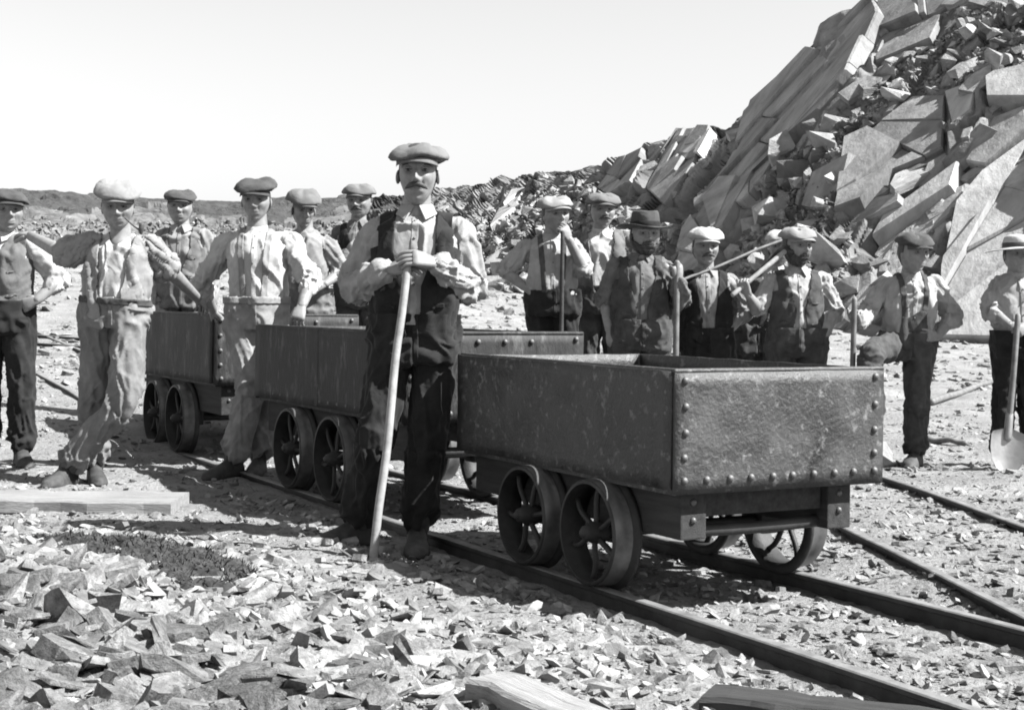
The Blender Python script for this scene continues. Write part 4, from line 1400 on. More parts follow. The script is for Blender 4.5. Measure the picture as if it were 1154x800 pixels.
def person(label, Y, J, k=1.0, group=None, yaw=0.0, pitch=0.0, roll=0.0, shirt=None, trousers=None, waistcoat=None, wc=None, sleeves=('full', 'full'), braces=None, cap=None, hat=None,
           moustache=False, beard=False, hair=M_HAIR, voxel=0.0095, hands=None, bulk=1.0, legw=1.0, belt=None, boots=True, jacket=None, placket=True, collar='band', scarf=None, seed=1, apron=None, bib=None, fit_z=None, tuck=0.06, skin=None):
    P = {}
    for key, q in J.items():
        x, y = q[0], q[1]; dz = q[2] if len(q) > 2 else 0.0
        P[key] = at(x, y, Y + dz)
    gz = lambda p: hgt(p[0], p[1])
    for a_, t_ in (('ar', 'tr'), ('al', 'tl')):
        zz = gz(P[a_]) if not (len(J[a_]) > 3) else J[a_][3]
        P[a_][2] = zz + 0.095 * k
        if t_ not in P: P[t_] = P[a_] + np.array([0.0, -0.2, 0])
    hc = (P['pr'] + P['pl']) / 2
    base = np.array([hc[0], hc[1], gz(hc)])
    root = empty('person', base)
    tag(root, label, 'person', group)
    nk = P['n']; hd = P['h']
    P['sr'] = P['sr'] + (P['n'] - P['sr']) * 0.09 - np.array([0, 0, 0.020 * k]); P['sl'] = P['sl'] + (P['n'] - P['sl']) * 0.09 - np.array([0, 0, 0.020 * k])
    shr, shl = P['sr'], P['sl']
    up = nrm(nk - hc)
    latS = nrm(shl - shr); latH = nrm(P['pl'] - P['pr'])
    fwd = nrm(np.cross(latS, up)); fwd = fwd if fwd[1] < 0 else fwd
    TL = np.linalg.norm(nk - hc)
    shw = np.linalg.norm(shl - shr) / 2
    kk = k * bulk; ka = k * (0.5 + 0.5 * bulk)
    prof = [(-0.16, .166, .124), (0.0, .168, .126), (0.14, .164, .124), (0.26, .170, .128), (0.48, .170, .126), (0.66, .176, .126), (0.80, .168, .112), (0.90, .125, .088), (0.97, .078, .068), (1.03, .060, .060)]
    prof = [(t, min(wv * kk, (shw * 0.98 if t > 0.5 else 9)), dv * kk) for t, wv, dv in prof]
    def spine(t):
        c = hc + (nk - hc) * t
        return c + fwd * (0.012 * math.sin(max(0, min(1, t)) * math.pi) - 0.018 * smooth01((t - 0.8) / 0.2)) * k
    def lat(t):
        return nrm(latH * (1 - min(1, max(0, t))) + latS * min(1, max(0, t)))
    ta = np.array([q[0] for q in prof]); wa = np.array([q[1] for q in prof]); da = np.array([q[2] for q in prof])
    def torso_rings(tmin, tmax, grow=0.0, n=28):
        th = np.linspace(0, 2 * math.pi, n, endpoint=False)
        rings = []
        for t in np.linspace(tmin, tmax, 18):
            wv, dv = np.interp(t, ta, wa) + grow, np.interp(t, ta, da) + grow
            lx = lat(t); f = nrm(np.cross(lx, up)); f = f if f @ fwd > 0 else -f
            c, s = np.cos(th), np.sin(th)
            e = 0.82
            rings.append(spine(t) + np.outer(wv * np.sign(c) * np.abs(c) ** e, lx) + np.outer(dv * np.sign(s) * np.abs(s) ** e, f))
        return loft(rings)
    def torso_coords(V):
        t = ((V - hc) @ up) / TL
        cen = np.stack([np.interp(t, np.linspace(-0.3, 1.3, 33), [spine(q)[j] for q in np.linspace(-0.3, 1.3, 33)]) for j in range(3)], 1)
        rel = V - cen
        lx = nrm(latS + latH)
        f = nrm(np.cross(lx, up)); f = f if f @ fwd > 0 else -f
        return t, rel @ lx, rel @ f
    # ------------ bare body
    body = MB()
    V, F = torso_rings(-0.05, 0.96, -0.022 * k, 18)
    body.add(V, F)
    chin_dir = nrm(hd - nk)
    V, F = tube([spine(0.86), nk + up * 0.0, nk + (hd - nk) * 0.45 + fwd * -0.006, hd + up * -0.02], [.075 * k, .061 * k, .056 * k, .055 * k], 16, 4)
    body.add(V, F)
    hm = Matrix.Rotation(R(yaw), 3, 'Z') @ Matrix.Rotation(R(roll), 3, 'Y') @ Matrix.Rotation(R(pitch), 3, 'X')
    HM = np.array(hm) * k * 1.10 @ np.diag([1.04, 1, 1])
    hd = hd - np.array([0, 0, 0.018])
    toW = lambda v: (np.asarray(v) @ HM.T) + hd
    rgp = np.random.default_rng(seed)
    hv = HEADS[int(rgp.integers(4))] * np.array([1 + 0.05 * rgp.standard_normal(), 1, 1 + 0.03 * rgp.standard_normal()])
    body.add(toW(hv), HEADT)
    for s in (-1, 1):
        V, F = ellipsoid((s * 0.0715, 0.008, -0.006), (0.0065, 0.016, 0.028), 14, 9, np.array(Matrix.Rotation(s * 0.45, 3, 'Z') @ Matrix.Rotation(-0.18, 3, 'X')))
        body.add(toW(V), F)
        V, F = ellipsoid((s * 0.073, 0.012, -0.004), (0.0070, 0.010, 0.020), 10, 6)
        body.add(toW(V), F)
        V, F = ellipsoid((s * 0.031, -0.0745, 0.0135), (0.0125, 0.0100, 0.0060), 12, 8)
        body.add(toW(V), F, 1)
        V, F = ellipsoid((s * 0.031, -0.0830, 0.0135), (0.0055, 0.0032, 0.0045), 10, 6)
        body.add(toW(V), F, 2)
        V, F = tube([(s * 0.016, -0.0830, 0.0200), (s * 0.031, -0.0870, 0.0225), (s * 0.047, -0.0760, 0.0180)], [(0.0035, 0.005)] * 3, 6, 3)
        body.add(toW(V), F)
    # arms and hands
    hands = hands or {}
    for sd_, S, E, W_, key in ((-1, shr, P['er'], P['wr'], 'r'), (1, shl, P['el'], P['wl'], 'l')):
        V, F = tube([S, (S + E) / 2, E, E + (W_ - E) * 0.3, W_], [.050 * k, .047 * k, .042 * k, .043 * k, (.024 * k, .030 * k)], 14, 5, ref=(0, 1, 0))
        body.add(V, F)
        tip = P.get('h' + key)
        hdir = (tip - W_) if tip is not None else (W_ - E)
        ho = hands.get(key, {})
        M = frame(hdir, ho.get('back', (0, -1, 0.2)))
        for V, F in hand(-sd_ * ho.get('flip', 1), ho.get('curl', 0.35), ho.get('thumb', 0.4), ho.get('spread', 0.0), k * 1.0):
            body.add(V @ M.T + W_, F)
    for a_, kn, an in (('pr', 'kr', 'ar'), ('pl', 'kl', 'al')):
        V, F = tube([P[a_], P[kn], P[an]], [.075 * k, .052 * k, .036 * k], 12, 5)
        body.add(V, F)
    bo = body.build('body', [skin or M_SKIN, M_EYEW, M_EYEB], root, base)
    # ------------ hair, brows, moustache
    hx, hy, hz = HEADV[:, 0], HEADV[:, 1], HEADV[:, 2]
    fh = np.minimum(np.maximum(hz - 0.052 - 0.0 * hy, np.minimum(hy - 0.018 - 0.25 * np.maximum(0, -hz), hz + 0.075)), 1)
    side = np.minimum(hy + 0.010, hz - 0.004)
    fh = np.maximum(fh, side)
    V, T = clip(hv, HEADT, fh * 1.0)
    V, T = shell(V, T, 0.004, 0.004)
    add_obj('hair', tri_mesh('hair', toW(V), T, True, base), root, hair)
    hb = MB()
    for s in (-1, 1):
        V, F = tube([(s * 0.013, -0.090, 0.0310), (s * 0.030, -0.0920, 0.0350), (s * 0.050, -0.0780, 0.0310)], [(0.0028, 0.003), (0.004, 0.004), (0.002, 0.002)], 6, 4)
        hb.add(toW(V), F)
    hb.build('eyebrows', hair, root, base)
    if moustache:
        mb = MB()
        for s in (-1, 1):
            V, F = tube([(0, -0.1010, -0.0400), (s * 0.014, -0.1015, -0.0430), (s * 0.029, -0.0945, -0.0500), (s * 0.040, -0.0830, -0.0575)], [(0.0080, 0.007), (0.0100, 0.008), (0.008, 0.007), (0.002, 0.002)], 8, 4)
            mb.add(toW(V), F)
        mb.build('moustache', hair, root, base)
    if beard:
        zl = -0.037 - 0.022 * np.exp(-((np.abs(hx) - 0.036) / 0.013) ** 2) + 0.02 * np.clip((hy + 0.05) / 0.05, 0, 1)
        fb = np.minimum(zl - hz, 0.035 - hy)
        fb = np.minimum(fb, 1) - 0.02 * np.exp(-(hx / 0.016) ** 2 - ((hz + 0.058) / 0.007) ** 2) * 1.2
        fb = np.maximum(fb, np.minimum(0.02 - np.abs(hy + 0.015), 0.01 - hz))
        V, T = clip(hv, HEADT, fb)
        V = V + vnoise(V * 160, 4)[:, None] * 0.003
        V, T = shell(V, T, 0.009, 0.003)
        add_obj('beard', tri_mesh('beard', toW(V), T, True, base), root, hair)
    # ------------ shirt
    sb = MB()
    V, F = torso_rings(-tuck, 1.0, 0.0, 30); sb.add(V, F)
    bones = [(spine(0.0), spine(0.5), .15 * kk, 9, 0.5, .5, .0), (spine(0.5), spine(0.95), .15 * kk, 7, 0.35, .0, .0)]
    arm_segs = []
    for S, E, W_, mode in ((shr, P['er'], P['wr'], sleeves[0]), (shl, P['el'], P['wl'], sleeves[1])):
        V, F = tube([nk + (S - nk) * 0.15 - up * 0.02 * k, nk + (S - nk) * 0.6 - up * 0.015 * k, S], [.040 * k, .048 * k, .054 * kk], 14, 4); sb.add(V, F)
        if mode == 'none':
            continue
        r0, r1, r2 = .058 * ka, .060 * ka, .057 * ka
        if mode == 'full':
            pts = [S, S + (E - S) * .5, E, E + (W_ - E) * .45, E + (W_ - E) * .93]
            rad = [r0, r1, r2, .056 * ka, .046 * ka]
        elif mode == 'fore':      # rolled below the elbow
            pts = [S, S + (E - S) * .5, E, E + (W_ - E) * .22, E + (W_ - E) * .30, E + (W_ - E) * .36]
            rad = [r0, r1, r2 * 1.0, .050 * kk, .052 * kk, .050 * kk]
        else:                      # rolled above the elbow
            pts = [S, S + (E - S) * .45, S + (E - S) * .72, S + (E - S) * .84, S + (E - S) * .94]
            rad = [r0, r1 * 1.02, r1 * 1.02, r1 * 1.10, r1 * 1.02]
        V, F = tube(pts, rad, 16, 5); sb.add(V, F)
        if mode == 'full':
            c0_, c1_ = E + (W_ - E) * .86, E + (W_ - E) * 1.0
            V, F = tube([c0_, c1_], [(.036 * ka, .040 * ka), (.034 * ka, .038 * ka)], 18, 3, ref=(0, 1, 0), rounded=False)
            MB().add(V, F).build('cuff', shirt, root, base)
        bones.append((S, E, r1, 26, 1.0, .4, 1.0)); bones.append((E, W_, r2, 30, 0.85, 1.0, .35))
        arm_segs.append((S + (E - S) * 0.10, E, r1)); arm_segs.append((E, W_, r2 * 1.22))
    SV, ST = remesh(sb, voxel, 9)
    SV = wrinkle(SV, ST, bones, 0.0155, seed, 0.014)
    fb_ = MB()
    V, F = torso_rings(-tuck, 1.0, 0.0, 30); fb_.add(V, F)
    for S in (shr, shl):
        V, F = tube([nk + (S - nk) * 0.15 - up * 0.02 * k, nk + (S - nk) * 0.6 - up * 0.015 * k, S], [.040 * k, .048 * k, .054 * kk], 14, 4); fb_.add(V, F)
    GV, GT = remesh(fb_, voxel, 9)
    GV = wrinkle(GV, GT, bones[:2], 0.0155, seed, 0.014)
    shirt_t, shirt_x, shirt_y = torso_coords(SV)
    fr_t, fr_x, fr_y = torso_coords(GV)
    neck_d = np.linalg.norm(SV - nk - up * 0.005, axis=1)
    open_ = {'band': 0.0, 'open': 1.0}[collar]
    fcol = np.minimum(1.0 - shirt_t + 0.03, 1)
    if open_:
        fcol = np.minimum(fcol, np.maximum(np.maximum(0.86 - shirt_t, np.abs(shirt_x) - 0.30 * np.maximum(0, shirt_t - 0.80)), -shirt_y) )
    fcol = np.minimum(fcol, np.maximum(shirt_t - 0.10, np.abs(shirt_x) - 0.178 * k))
    v_, t_ = clip(SV, ST, fcol)
    add_obj('shirt', tri_mesh('shirt', v_, t_, True, base), root, shirt)
    # band collar
    if collar == 'band':
        th = np.linspace(0, 2 * math.pi, 28, endpoint=False)
        lx = latS; f = fwd
        rings = []
        for rr_, hh in ((.066, -0.018), (.064, 0.0), (.061, 0.020), (.057, 0.021), (.058, 0.0)):
            rings.append(nk + up * (hh * k + 0.004) + np.outer(np.cos(th) * rr_ * k, lx) + np.outer(np.sin(th) * rr_ * k, f) - np.outer(np.clip(np.sin(th), 0, 1) * 0.016 * k, up))
        V, F = loft(rings, False, False)
        MB().add(V, F).build('collar', shirt, root, base)
        if waistcoat:
            for s_ in (-1, 1):
                a0 = nk + up * 0.010 * k + latS * s_ * 0.010 * k + fwd * 0.066 * k
                a1 = nk + up * 0.016 * k + latS * s_ * 0.064 * k + fwd * 0.015 * k
                a2 = nk - up * 0.026 * k + latS * s_ * 0.082 * k + fwd * 0.040 * k
                a3 = nk - up * 0.052 * k + latS * s_ * 0.040 * k + fwd * 0.098 * k
                Q = np.array([a0, a1, a2, a3]); n_ = nrm(np.cross(Q[1] - Q[0], Q[3] - Q[0])); n_ = n_ if n_ @ fwd > 0 else -n_
                V = np.concatenate([Q + n_ * 0.006, Q - n_ * 0.002])
                F = [(0, 1, 2, 3), (7, 6, 5, 4)] + [(i_, (i_ + 1) % 4, 4 + (i_ + 1) % 4, 4 + i_) for i_ in range(4)]
                MB().add(V, F, 0, False).build('collar_point', shirt, root, base)
    if placket and not jacket:
        fp = np.minimum(np.minimum(0.014 - np.abs(fr_x), fr_y - 0.03), np.minimum(fr_t - 0.18, 0.93 - fr_t))
        V, T = clip(GV, GT, fp)
        if len(T):
            V, T = shell(V, T, 0.003, 0.002)
            pk = add_obj('placket', tri_mesh('placket', V, T, True, base), root, shirt)
            for t in (0.40, 0.58, 0.76, 0.90):
                d = (np.abs(fr_t - t) * 0.6 + np.abs(fr_x)) + (fr_y < 0) * 9
                q = GV[np.argmin(d)]
                v_, f_ = ellipsoid(q + fwd * 0.006, (0.006, 0.004, 0.006), 8, 5)
                MB().add(v_, f_).build('button', M_SHAFT, pk, base)
    # signed "how far outside the sleeves" field for the sleeveless garments
    arm_f = np.full(len(GV), 1.0)
    for a_, b_, r_ in arm_segs:
        d, t = seg_dist(GV, a_, b_)
        arm_f = np.minimum(arm_f, d - r_ * (1.12 + 0.45 * t))
    tors = np.abs(fr_x) - np.interp(fr_t, ta, wa)
    if braces:
        for s in (-1, 1):
            off = 0.055 * k + 0.030 * k * np.clip(fr_t, 0, 1)
            fb = np.minimum(0.017 * k - np.abs(fr_x - s * off), np.minimum(fr_t - 0.06, 1.0 + 0 * fr_t))
            V, T = clip(GV, GT, fb)
            if len(T):
                V, T = shell(V, T, 0.006, 0.002)
                add_obj('brace_strap', tri_mesh('brace_strap', V, T, True, base), root, braces)
    if bib:
        fb = np.minimum(np.minimum(0.105 * k - 0.05 * fr_t - np.abs(fr_x), fr_y - 0.02), np.minimum(fr_t + 0.05, 0.44 + 0.05 * np.sin(fr_x * 30) - fr_t))
        V, T = clip(GV, GT, fb)
        V, T = shell(V, T, 0.007, 0.002)
        add_obj('bib', tri_mesh('bib', V, T, True, base), root, bib)
    if waistcoat:
        w_ = dict(gap=0.02, vt=0.55, vw=0.22, bottom=0.04, low=0.0, arm=0.86, out=0.011)
        w_.update(wc or {})
        gap = (w_['gap'] + w_['vw'] * np.maximum(0, fr_t - w_['vt'])) * k
        gap = gap + w_['low'] * k * np.maximum(0, 0.35 - fr_t)
        gap = np.minimum(gap, 0.085 * k)
        ff = np.where(fr_y > -0.02, np.abs(fr_x - w_.get('off', 0) * k) - gap, 0.1)
        fa = 1.0 + 0 * fr_t
        fs = w_['arm'] * shw - np.abs(fr_x) + 0.16 * np.clip((0.70 - fr_t) / 0.12, 0, 1)
        fbm_ = (fr_t - w_['bottom'] + 0.10 * np.clip(1 - np.abs(np.abs(fr_x) - 0.045 * k) / (0.07 * k), 0, 1) * (fr_y > 0)) * TL
        fn = (0.985 - fr_t) * TL
        V, T = clip(GV, GT, np.minimum.reduce([ff, fa, fs, fbm_, fn]))
        V, T = shell(V, T, w_['out'], 0.004)
        wo_ = add_obj('waistcoat', tri_mesh('waistcoat', V, T, True, base), root, waistcoat)
        for t0_, x0_, x1_, sg_ in ((0.24, 0.065, 0.125, -1), (0.24, 0.065, 0.125, 1), (0.52, 0.075, 0.120, 1)):
            fw = np.minimum.reduce([0.016 - np.abs(fr_t - t0_ - 0.25 * (np.abs(fr_x) - x0_ * k)), sg_ * fr_x - x0_ * k, x1_ * k - sg_ * fr_x, fr_y - 0.02])
            V, T = clip(GV, GT, fw)
            if len(T):
                V, T = shell(V, T, w_['out'] + 0.004, -w_['out'] + 0.002)
                add_obj('pocket_welt', tri_mesh('pocket_welt', V, T, True, base), wo_, waistcoat)
        if w_['gap'] < 0.03:
            for t in (0.14, 0.27, 0.40, 0.53):
                d = (np.abs(fr_t - t) * 0.6 + np.abs(fr_x - 0.03 * k)) + (fr_y < 0) * 9
                q = GV[np.argmin(d)]
                v_, f_ = ellipsoid(q + fwd * 0.014, (0.008, 0.005, 0.008), 8, 5)
                MB().add(v_, f_).build('button', M_HAIR, wo_, base)
    if jacket:
        gap = np.clip(0.050 + 0.05 * shirt_t, 0.03, 0.11) * k
        ff = np.where(shirt_y > -0.02, np.abs(shirt_x) - gap, 0.1)
        V, T = clip(SV, ST, np.minimum.reduce([ff, (0.985 - shirt_t) * TL, (shirt_t + 0.2) * TL]))
        V, T = shell(V, T, 0.016, 0.002)
        add_obj('jacket', tri_mesh('jacket', V, T, True, base), root, jacket)
    if scarf:
        V, F = tube([nk + latS * 0.06 * k * math.cos(a_) + fwd * 0.062 * k * math.sin(a_) - up * 0.012 * k * (1 + math.sin(a_)) + up * 0.012 for a_ in np.linspace(0, 2 * math.pi, 13)], [(.018 * k, .012 * k)] * 13, 8, 3)
        MB().add(V, F).build('neckerchief', scarf, root, base)
    # ------------ trousers
    tb = MB()
    V, F = torso_rings(-0.20, 0.19, 0.016, 30); tb.add(V, F)
    bl = []
    for a_, kn, an in (('pr', 'kr', 'ar'), ('pl', 'kl', 'al')):
        H_, K_, A_ = P[a_], P[kn], P[an]
        lw = legw * k
        V, F = tube([H_ + up * 0.03, H_ + (K_ - H_) * .45, K_, K_ + (A_ - K_) * .5, K_ + (A_ - K_) * .86], [.094 * lw, .086 * lw, .068 * lw, .068 * lw, .066 * lw], 18, 6); tb.add(V, F)
        bl.append((H_, K_, .09 * k, 16, 0.9, .9, .7)); bl.append((K_, A_, .075 * k, 20, 1.1, .7, 1.2))
    TV, TT = remesh(tb, voxel, 5)
    TV = wrinkle(TV, TT, bl, 0.0150, seed + 5, 0.009)
    cut = ((TV - hc) @ up) / TL
    zc = np.minimum.reduce([seg_dist(TV, P[a_], P[a_] + 1e-6)[0] for a_ in ('ar', 'al')]) - 0.03
    v_, t_ = clip(TV, TT, 0.185 - cut)
    add_obj('trousers', tri_mesh('trousers', v_, t_, True, base), root, trousers)
    xq_, yq_ = (TV - hc) @ latH, (TV - hc) @ fwd
    ff_ = np.minimum.reduce([0.011 - np.abs(xq_ - 0.012), yq_ - 0.02, 0.17 - cut, cut + 0.16])
    V, T = clip(TV, TT, ff_)
    if len(T):
        V, T = shell(V, T, 0.004, 0.001)
        add_obj('fly', tri_mesh('fly', V, T, True, base), root, trousers)
    if belt:
        fb = np.minimum(0.180 - cut, cut - 0.105)
        V, T = clip(TV, TT, fb)
        V, T = shell(V, T, 0.007, 0.002)
        bt_ = add_obj('belt', tri_mesh('belt', V, T, True, base), root, belt)
        q = spine(0.14) + fwd * (np.interp(0.14, ta, da) + 0.022)
        Bv, Bf = box(-.028, .028, -.006, .006, -.024, .024, 0.004)
        Bv = Bv @ np.stack([latH, fwd, up], 0) + q
        MB().add(Bv, Bf).build('buckle', M_STEEL, bt_, base)
    if apron:
        tq, xq, yq = cut, (TV - hc) @ latH, (TV - hc) @ fwd
        fb = np.minimum(np.minimum(yq + 0.01, 0.19 - tq), 0.17 * k - np.abs(xq))
        fb = np.minimum(fb, tq + 0.8)
        V, T = clip(TV, TT, fb)
        V, T = shell(V, T, 0.014, 0.0)
        add_obj('apron', tri_mesh('apron', V, T, True, base), root, apron)
    # ------------ boots
    if boots:
        for a_, t_, kn in (('ar', 'tr', 'kr'), ('al', 'tl', 'kl')):
            A_ = P[a_]; d = P[t_] - A_; d[2] = 0; d = nrm(d); sv = np.array([-d[1], d[0], 0.0])
            z0 = A_[2] - 0.095 * k
            secs = [(-.072, .020, .055), (-.060, .034, .095), (-.02, .040, .125), (.03, .038, .115), (.08, .042, .088), (.13, .049, .070), (.17, .047, .060), (.20, .036, .050), (.215, .018, .034)]
            rings = []
            for x, wv, hv_ in secs:
                pr = [(-wv * .92, .0), (-wv, .012), (-wv * .98, .022), (-wv * .94, hv_ * .5), (-wv * .7, hv_ * .86), (0, hv_), (wv * .7, hv_ * .86), (wv * .94, hv_ * .5), (wv * .98, .022), (wv, .012), (wv * .92, .0), (0, 0)]
                rings.append(np.array([A_ * np.array([1, 1, 0]) + np.array([0, 0, z0]) + (d * x * 1.14 + sv * p_ * 1.12 + np.array([0, 0, q_])) * k for p_, q_ in pr]))
            V, F = loft(rings)
            mb = MB().add(V, F)
            sh = A_ + (P[kn] - A_) * 0.30
            V, F = tube([A_ + np.array([0, 0, -.005]), sh], [.052 * k, .055 * k], 14, 4); mb.add(V, F)
            mb.build('boot', M_BOOT, root, base)
    # ------------ headgear
    if cap:
        cm = cap['m']
        cr, pk = cap_mesh(**{q: v for q, v in cap.items() if q != 'm'}, seed=seed)
        cv_ = cr[0].copy(); m_ = cv_[:, 2] > 0.062
        cv_[m_] += (fbm(cv_[m_] * 26 + seed, 3, seed) * 0.0065)[:, None] * nrm((0, 0, 1))
        cv_[m_, :2] *= 1 + 0.03 * fbm(cv_[m_] * 18 + seed + 4, 2, seed + 1)[:, None]
        cr = (cv_, cr[1])
        co = MB().add(toW(cr[0]), cr[1]).build('cap', cm, root, base)
        MB().add(toW(pk[0]), pk[1]).build('peak', cm, co, base)
    if hat:
        hm_ = hat['m']; hb_ = hat.get('band', hm_)
        b_, c_, n_ = hat_mesh(**{q: v for q, v in hat.items() if q not in ('m', 'band')}, seed=seed)
        ho_ = MB().add(toW(b_[0]), b_[1]).add(toW(c_[0]), c_[1]).build('hat', hm_, root, base)
        MB().add(toW(n_[0]), n_[1]).build('hat_band', hb_, ho_, base)
    root['_j'] = 0
    del root['_j']
    return root, P

WHITE = cloth('white_cotton', 0.46, 0.18, dirt=0.30)
CREAM = cloth('cream_flannel', 0.36, 0.20, dirt=0.24)
GREYL = cloth('light_grey', 0.26, 0.22, dirt=0.18)
GREYM = cloth('mid_grey', 0.15, 0.25, dirt=0.10)
GREYD = cloth('dark_tweed', 0.065, 0.35, dirt=0.10)
BLACK = cloth('black_serge', 0.022, 0.4, dirt=0.034)
DUSTY = cloth('dusty_corduroy', 0.055, 0.4, dirt=0.11)
WORN = cloth('worn_striped_cotton', 0.33, 0.25, dirt=0.20)
MOLE = cloth('pale_moleskin', 0.19, 0.25, dirt=0.11)
DRILL = cloth('dusty_drill', 0.28, 0.22, dirt=0.14)

# the foreman
person('foreman in flat cap and open dark waistcoat, both hands stacked on a pale stick', 6.3,
       dict(h=(471, 193, -.03), n=(470, 236, 0), sr=(418, 262, .02), sl=(523, 262, .02), er=(402, 322, .04), wr=(438, 304, -.22), hr=(474, 296, -.29),
            el=(528, 322, .04), wl=(490, 297, -.27), hl=(452, 286, -.32), pr=(443, 380, 0), pl=(492, 380, 0), kr=(424, 488, -.08), kl=(482, 490, -.02), ar=(404, 590, 0), al=(470, 592, 0.02),
            tr=(362, 600, -.12), tl=(470, 612, -.22)),
       k=1.02, voxel=0.006, bulk=0.98, legw=1.04, shirt=WORN, trousers=BLACK, waistcoat=BLACK, wc=dict(gap=0.03, vt=0.40, vw=0.22, bottom=-0.04, arm=0.84, out=0.013), cap=dict(m=GREYM, wx=.112, wy=.126, puff=.040, peak=.040),
       moustache=True, hands={'r': dict(curl=0.30, back=(-0.1, -0.7, 0.7), thumb=0.3, spread=.2), 'l': dict(curl=0.26, back=(0.1, -0.7, 0.7), thumb=0.2, spread=.25)}, seed=3)
rod('walking_stick', np.append(at(421, 637, 5.75)[:2], hgt(*at(421, 637, 5.75)[:2])), at(459, 297, 6.0), 0.017, 0.016, M_STICK, 'pale peeled stick with its foot on the ground held by the foreman', 'stick', bend=0.004)

# man standing between the wagons
person('man in white shirt and pale trousers, hands resting on two wagons', 8.85,
       dict(h=(289, 224, -.02), n=(290, 258, 0), sr=(253, 270, 0.02), sl=(330, 272, .02), er=(228, 318, .12), wr=(240, 350, .30), hr=(248, 366, .34), el=(350, 316, -.08), wl=(340, 345, -.22), hl=(334, 362, -.28),
            pr=(272, 352, 0), pl=(308, 352, 0), kr=(282, 440, -.12), kl=(300, 440, 0.02), ar=(262, 516, -.20), al=(292, 516, 0.0), tr=(240, 530, -.35), tl=(285, 530, -.2)),
       k=1.0, voxel=0.0075, bulk=1.02, legw=1.08, shirt=WHITE, trousers=DRILL, braces=GREYL, sleeves=('fore', 'fore'), belt=GREYL, cap=dict(m=GREYD, wx=.112, wy=.124, puff=.046, tiltx=.10, peak=.048), pitch=4, seed=5, moustache=False,
       hands={'r': dict(curl=0.45, back=(-.3, -0.8, .4)), 'l': dict(curl=0.5, back=(0, -0.7, .7))})

# boy with the pipe
_, PB = person('boy smoking a pipe in light cap and shirt, ankles crossed beside the last wagon', 8.06,
       dict(h=(133, 231, -.04), n=(136, 264, 0), sr=(99, 276, .02), sl=(171, 274, .02), er=(72, 286, .05), wr=(34, 266, .36), hr=(14, 260, .50), el=(188, 302, .12), wl=(222, 336, .75), hl=(236, 352, .95),
            pr=(111, 352, 0), pl=(148, 352, 0), kr=(106, 440, 0.02), kl=(138, 452, -.16), ar=(107, 528, 0.05), al=(76, 520, -.10), tr=(112, 545, -.16), tl=(60, 530, -.25)),
       k=0.95, voxel=0.0075, legw=1.12, shirt=WHITE, trousers=MOLE, jacket=GREYL, sleeves=('upper', 'upper'), belt=GREYD, cap=dict(m=GREYL, wx=.118, wy=.126, puff=.066, peak=.046, fwd=.018), yaw=12, pitch=6, seed=7, collar='open', skin=None,
       hands={'r': dict(curl=0.25, back=(0, -.3, 1)), 'l': dict(curl=0.45, back=(0, -0.5, .8))}, placket=True)
pm = at(141, 246, 7.93); pbw = at(158, 260, 7.86)
mb = MB()
V, F = tube([pm, pm + (pbw - pm) * .5 + np.array([0, 0, -.004]), pbw], [.004, .0045, .006], 8, 4); mb.add(V, F)
V, F = tube([pbw + np.array([0.004, 0, -.012]), pbw + np.array([0.006, 0, .012]), pbw + np.array([.008, 0, .030])], [.010, .015, .014], 12, 3); mb.add(V, F)
po = mb.build('tobacco_pipe', M_HAIR, None, pbw); po.location = pbw
tag(po, 'dark tobacco pipe in the mouth of the boy with the light cap', 'pipe')

# man at the left edge
person('man at the left edge in dark cap, grey waistcoat and black trousers', 8.9,
       dict(h=(8, 236, -.03), n=(4, 264, 0), sr=(-34, 276, .05), sl=(40, 276, -.02), er=(-50, 320, .05), wr=(-38, 352, -.05), el=(66, 316, 0.0), wl=(42, 338, -.10), hl=(28, 344, -.10), pr=(-14, 356, 0), pl=(22, 356, 0),
            kr=(-14, 438, -.02), kl=(24, 438, -.02), ar=(-16, 514, 0), al=(24, 512, 0), tr=(-30, 530, -.2), tl=(30, 530, -.2)),
       k=1.0, shirt=WHITE, trousers=BLACK, waistcoat=GREYM, wc=dict(gap=0.012, vt=0.72, vw=0.25, bottom=0.0), sleeves=('full', 'fore'), cap=dict(m=GREYD, wx=.114, wy=.126, puff=.05, peak=.05, tiltx=-.08), yaw=28, seed=9, legw=1.08)

# young man behind the last wagon
person('young man in dark cap and waistcoat smiling behind the last wagon', 11.3,
       dict(h=(203, 232, -.02), n=(205, 256, 0), sr=(180, 266, .03), sl=(233, 266, .03), er=(173, 304, .03), wr=(178, 342, -.08), hr=(184, 356, -.1), el=(240, 304, .03), wl=(236, 342, -.05), pr=(193, 332, 0), pl=(219, 332, 0),
            kr=(192, 400, 0), kl=(220, 400, 0), ar=(192, 465, 0), al=(221, 465, 0)),
       k=1.0, shirt=GREYL, trousers=GREYM, waistcoat=GREYM, wc=dict(gap=0.03, vt=0.35, vw=0.16, bottom=0.05), cap=dict(m=GREYD, wx=.110, wy=.122, puff=.045, peak=.04), yaw=6, seed=11)

# man with lowered head behind the middle wagon
person('man in light baggy cap with hands folded at his waist behind the middle wagon', 10.6,
       dict(h=(342, 235, -.03), n=(344, 260, 0), sr=(320, 272, .03), sl=(371, 274, -.02), er=(318, 308, .02), wr=(344, 318, -.16), hr=(358, 322, -.20), el=(386, 306, -.02), wl=(366, 320, -.18), hl=(352, 324, -.22), pr=(332, 340, 0), pl=(358, 340, 0),
            kr=(331, 412, 0), kl=(360, 412, 0), ar=(331, 482, 0), al=(361, 482, 0)),
       k=0.98, shirt=GREYL, trousers=GREYM, sleeves=('fore', 'fore'), cap=dict(m=GREYM, wx=.116, wy=.126, puff=.066, peak=.045), yaw=22, pitch=8, seed=13, hands={'r': dict(curl=.5), 'l': dict(curl=.5)})

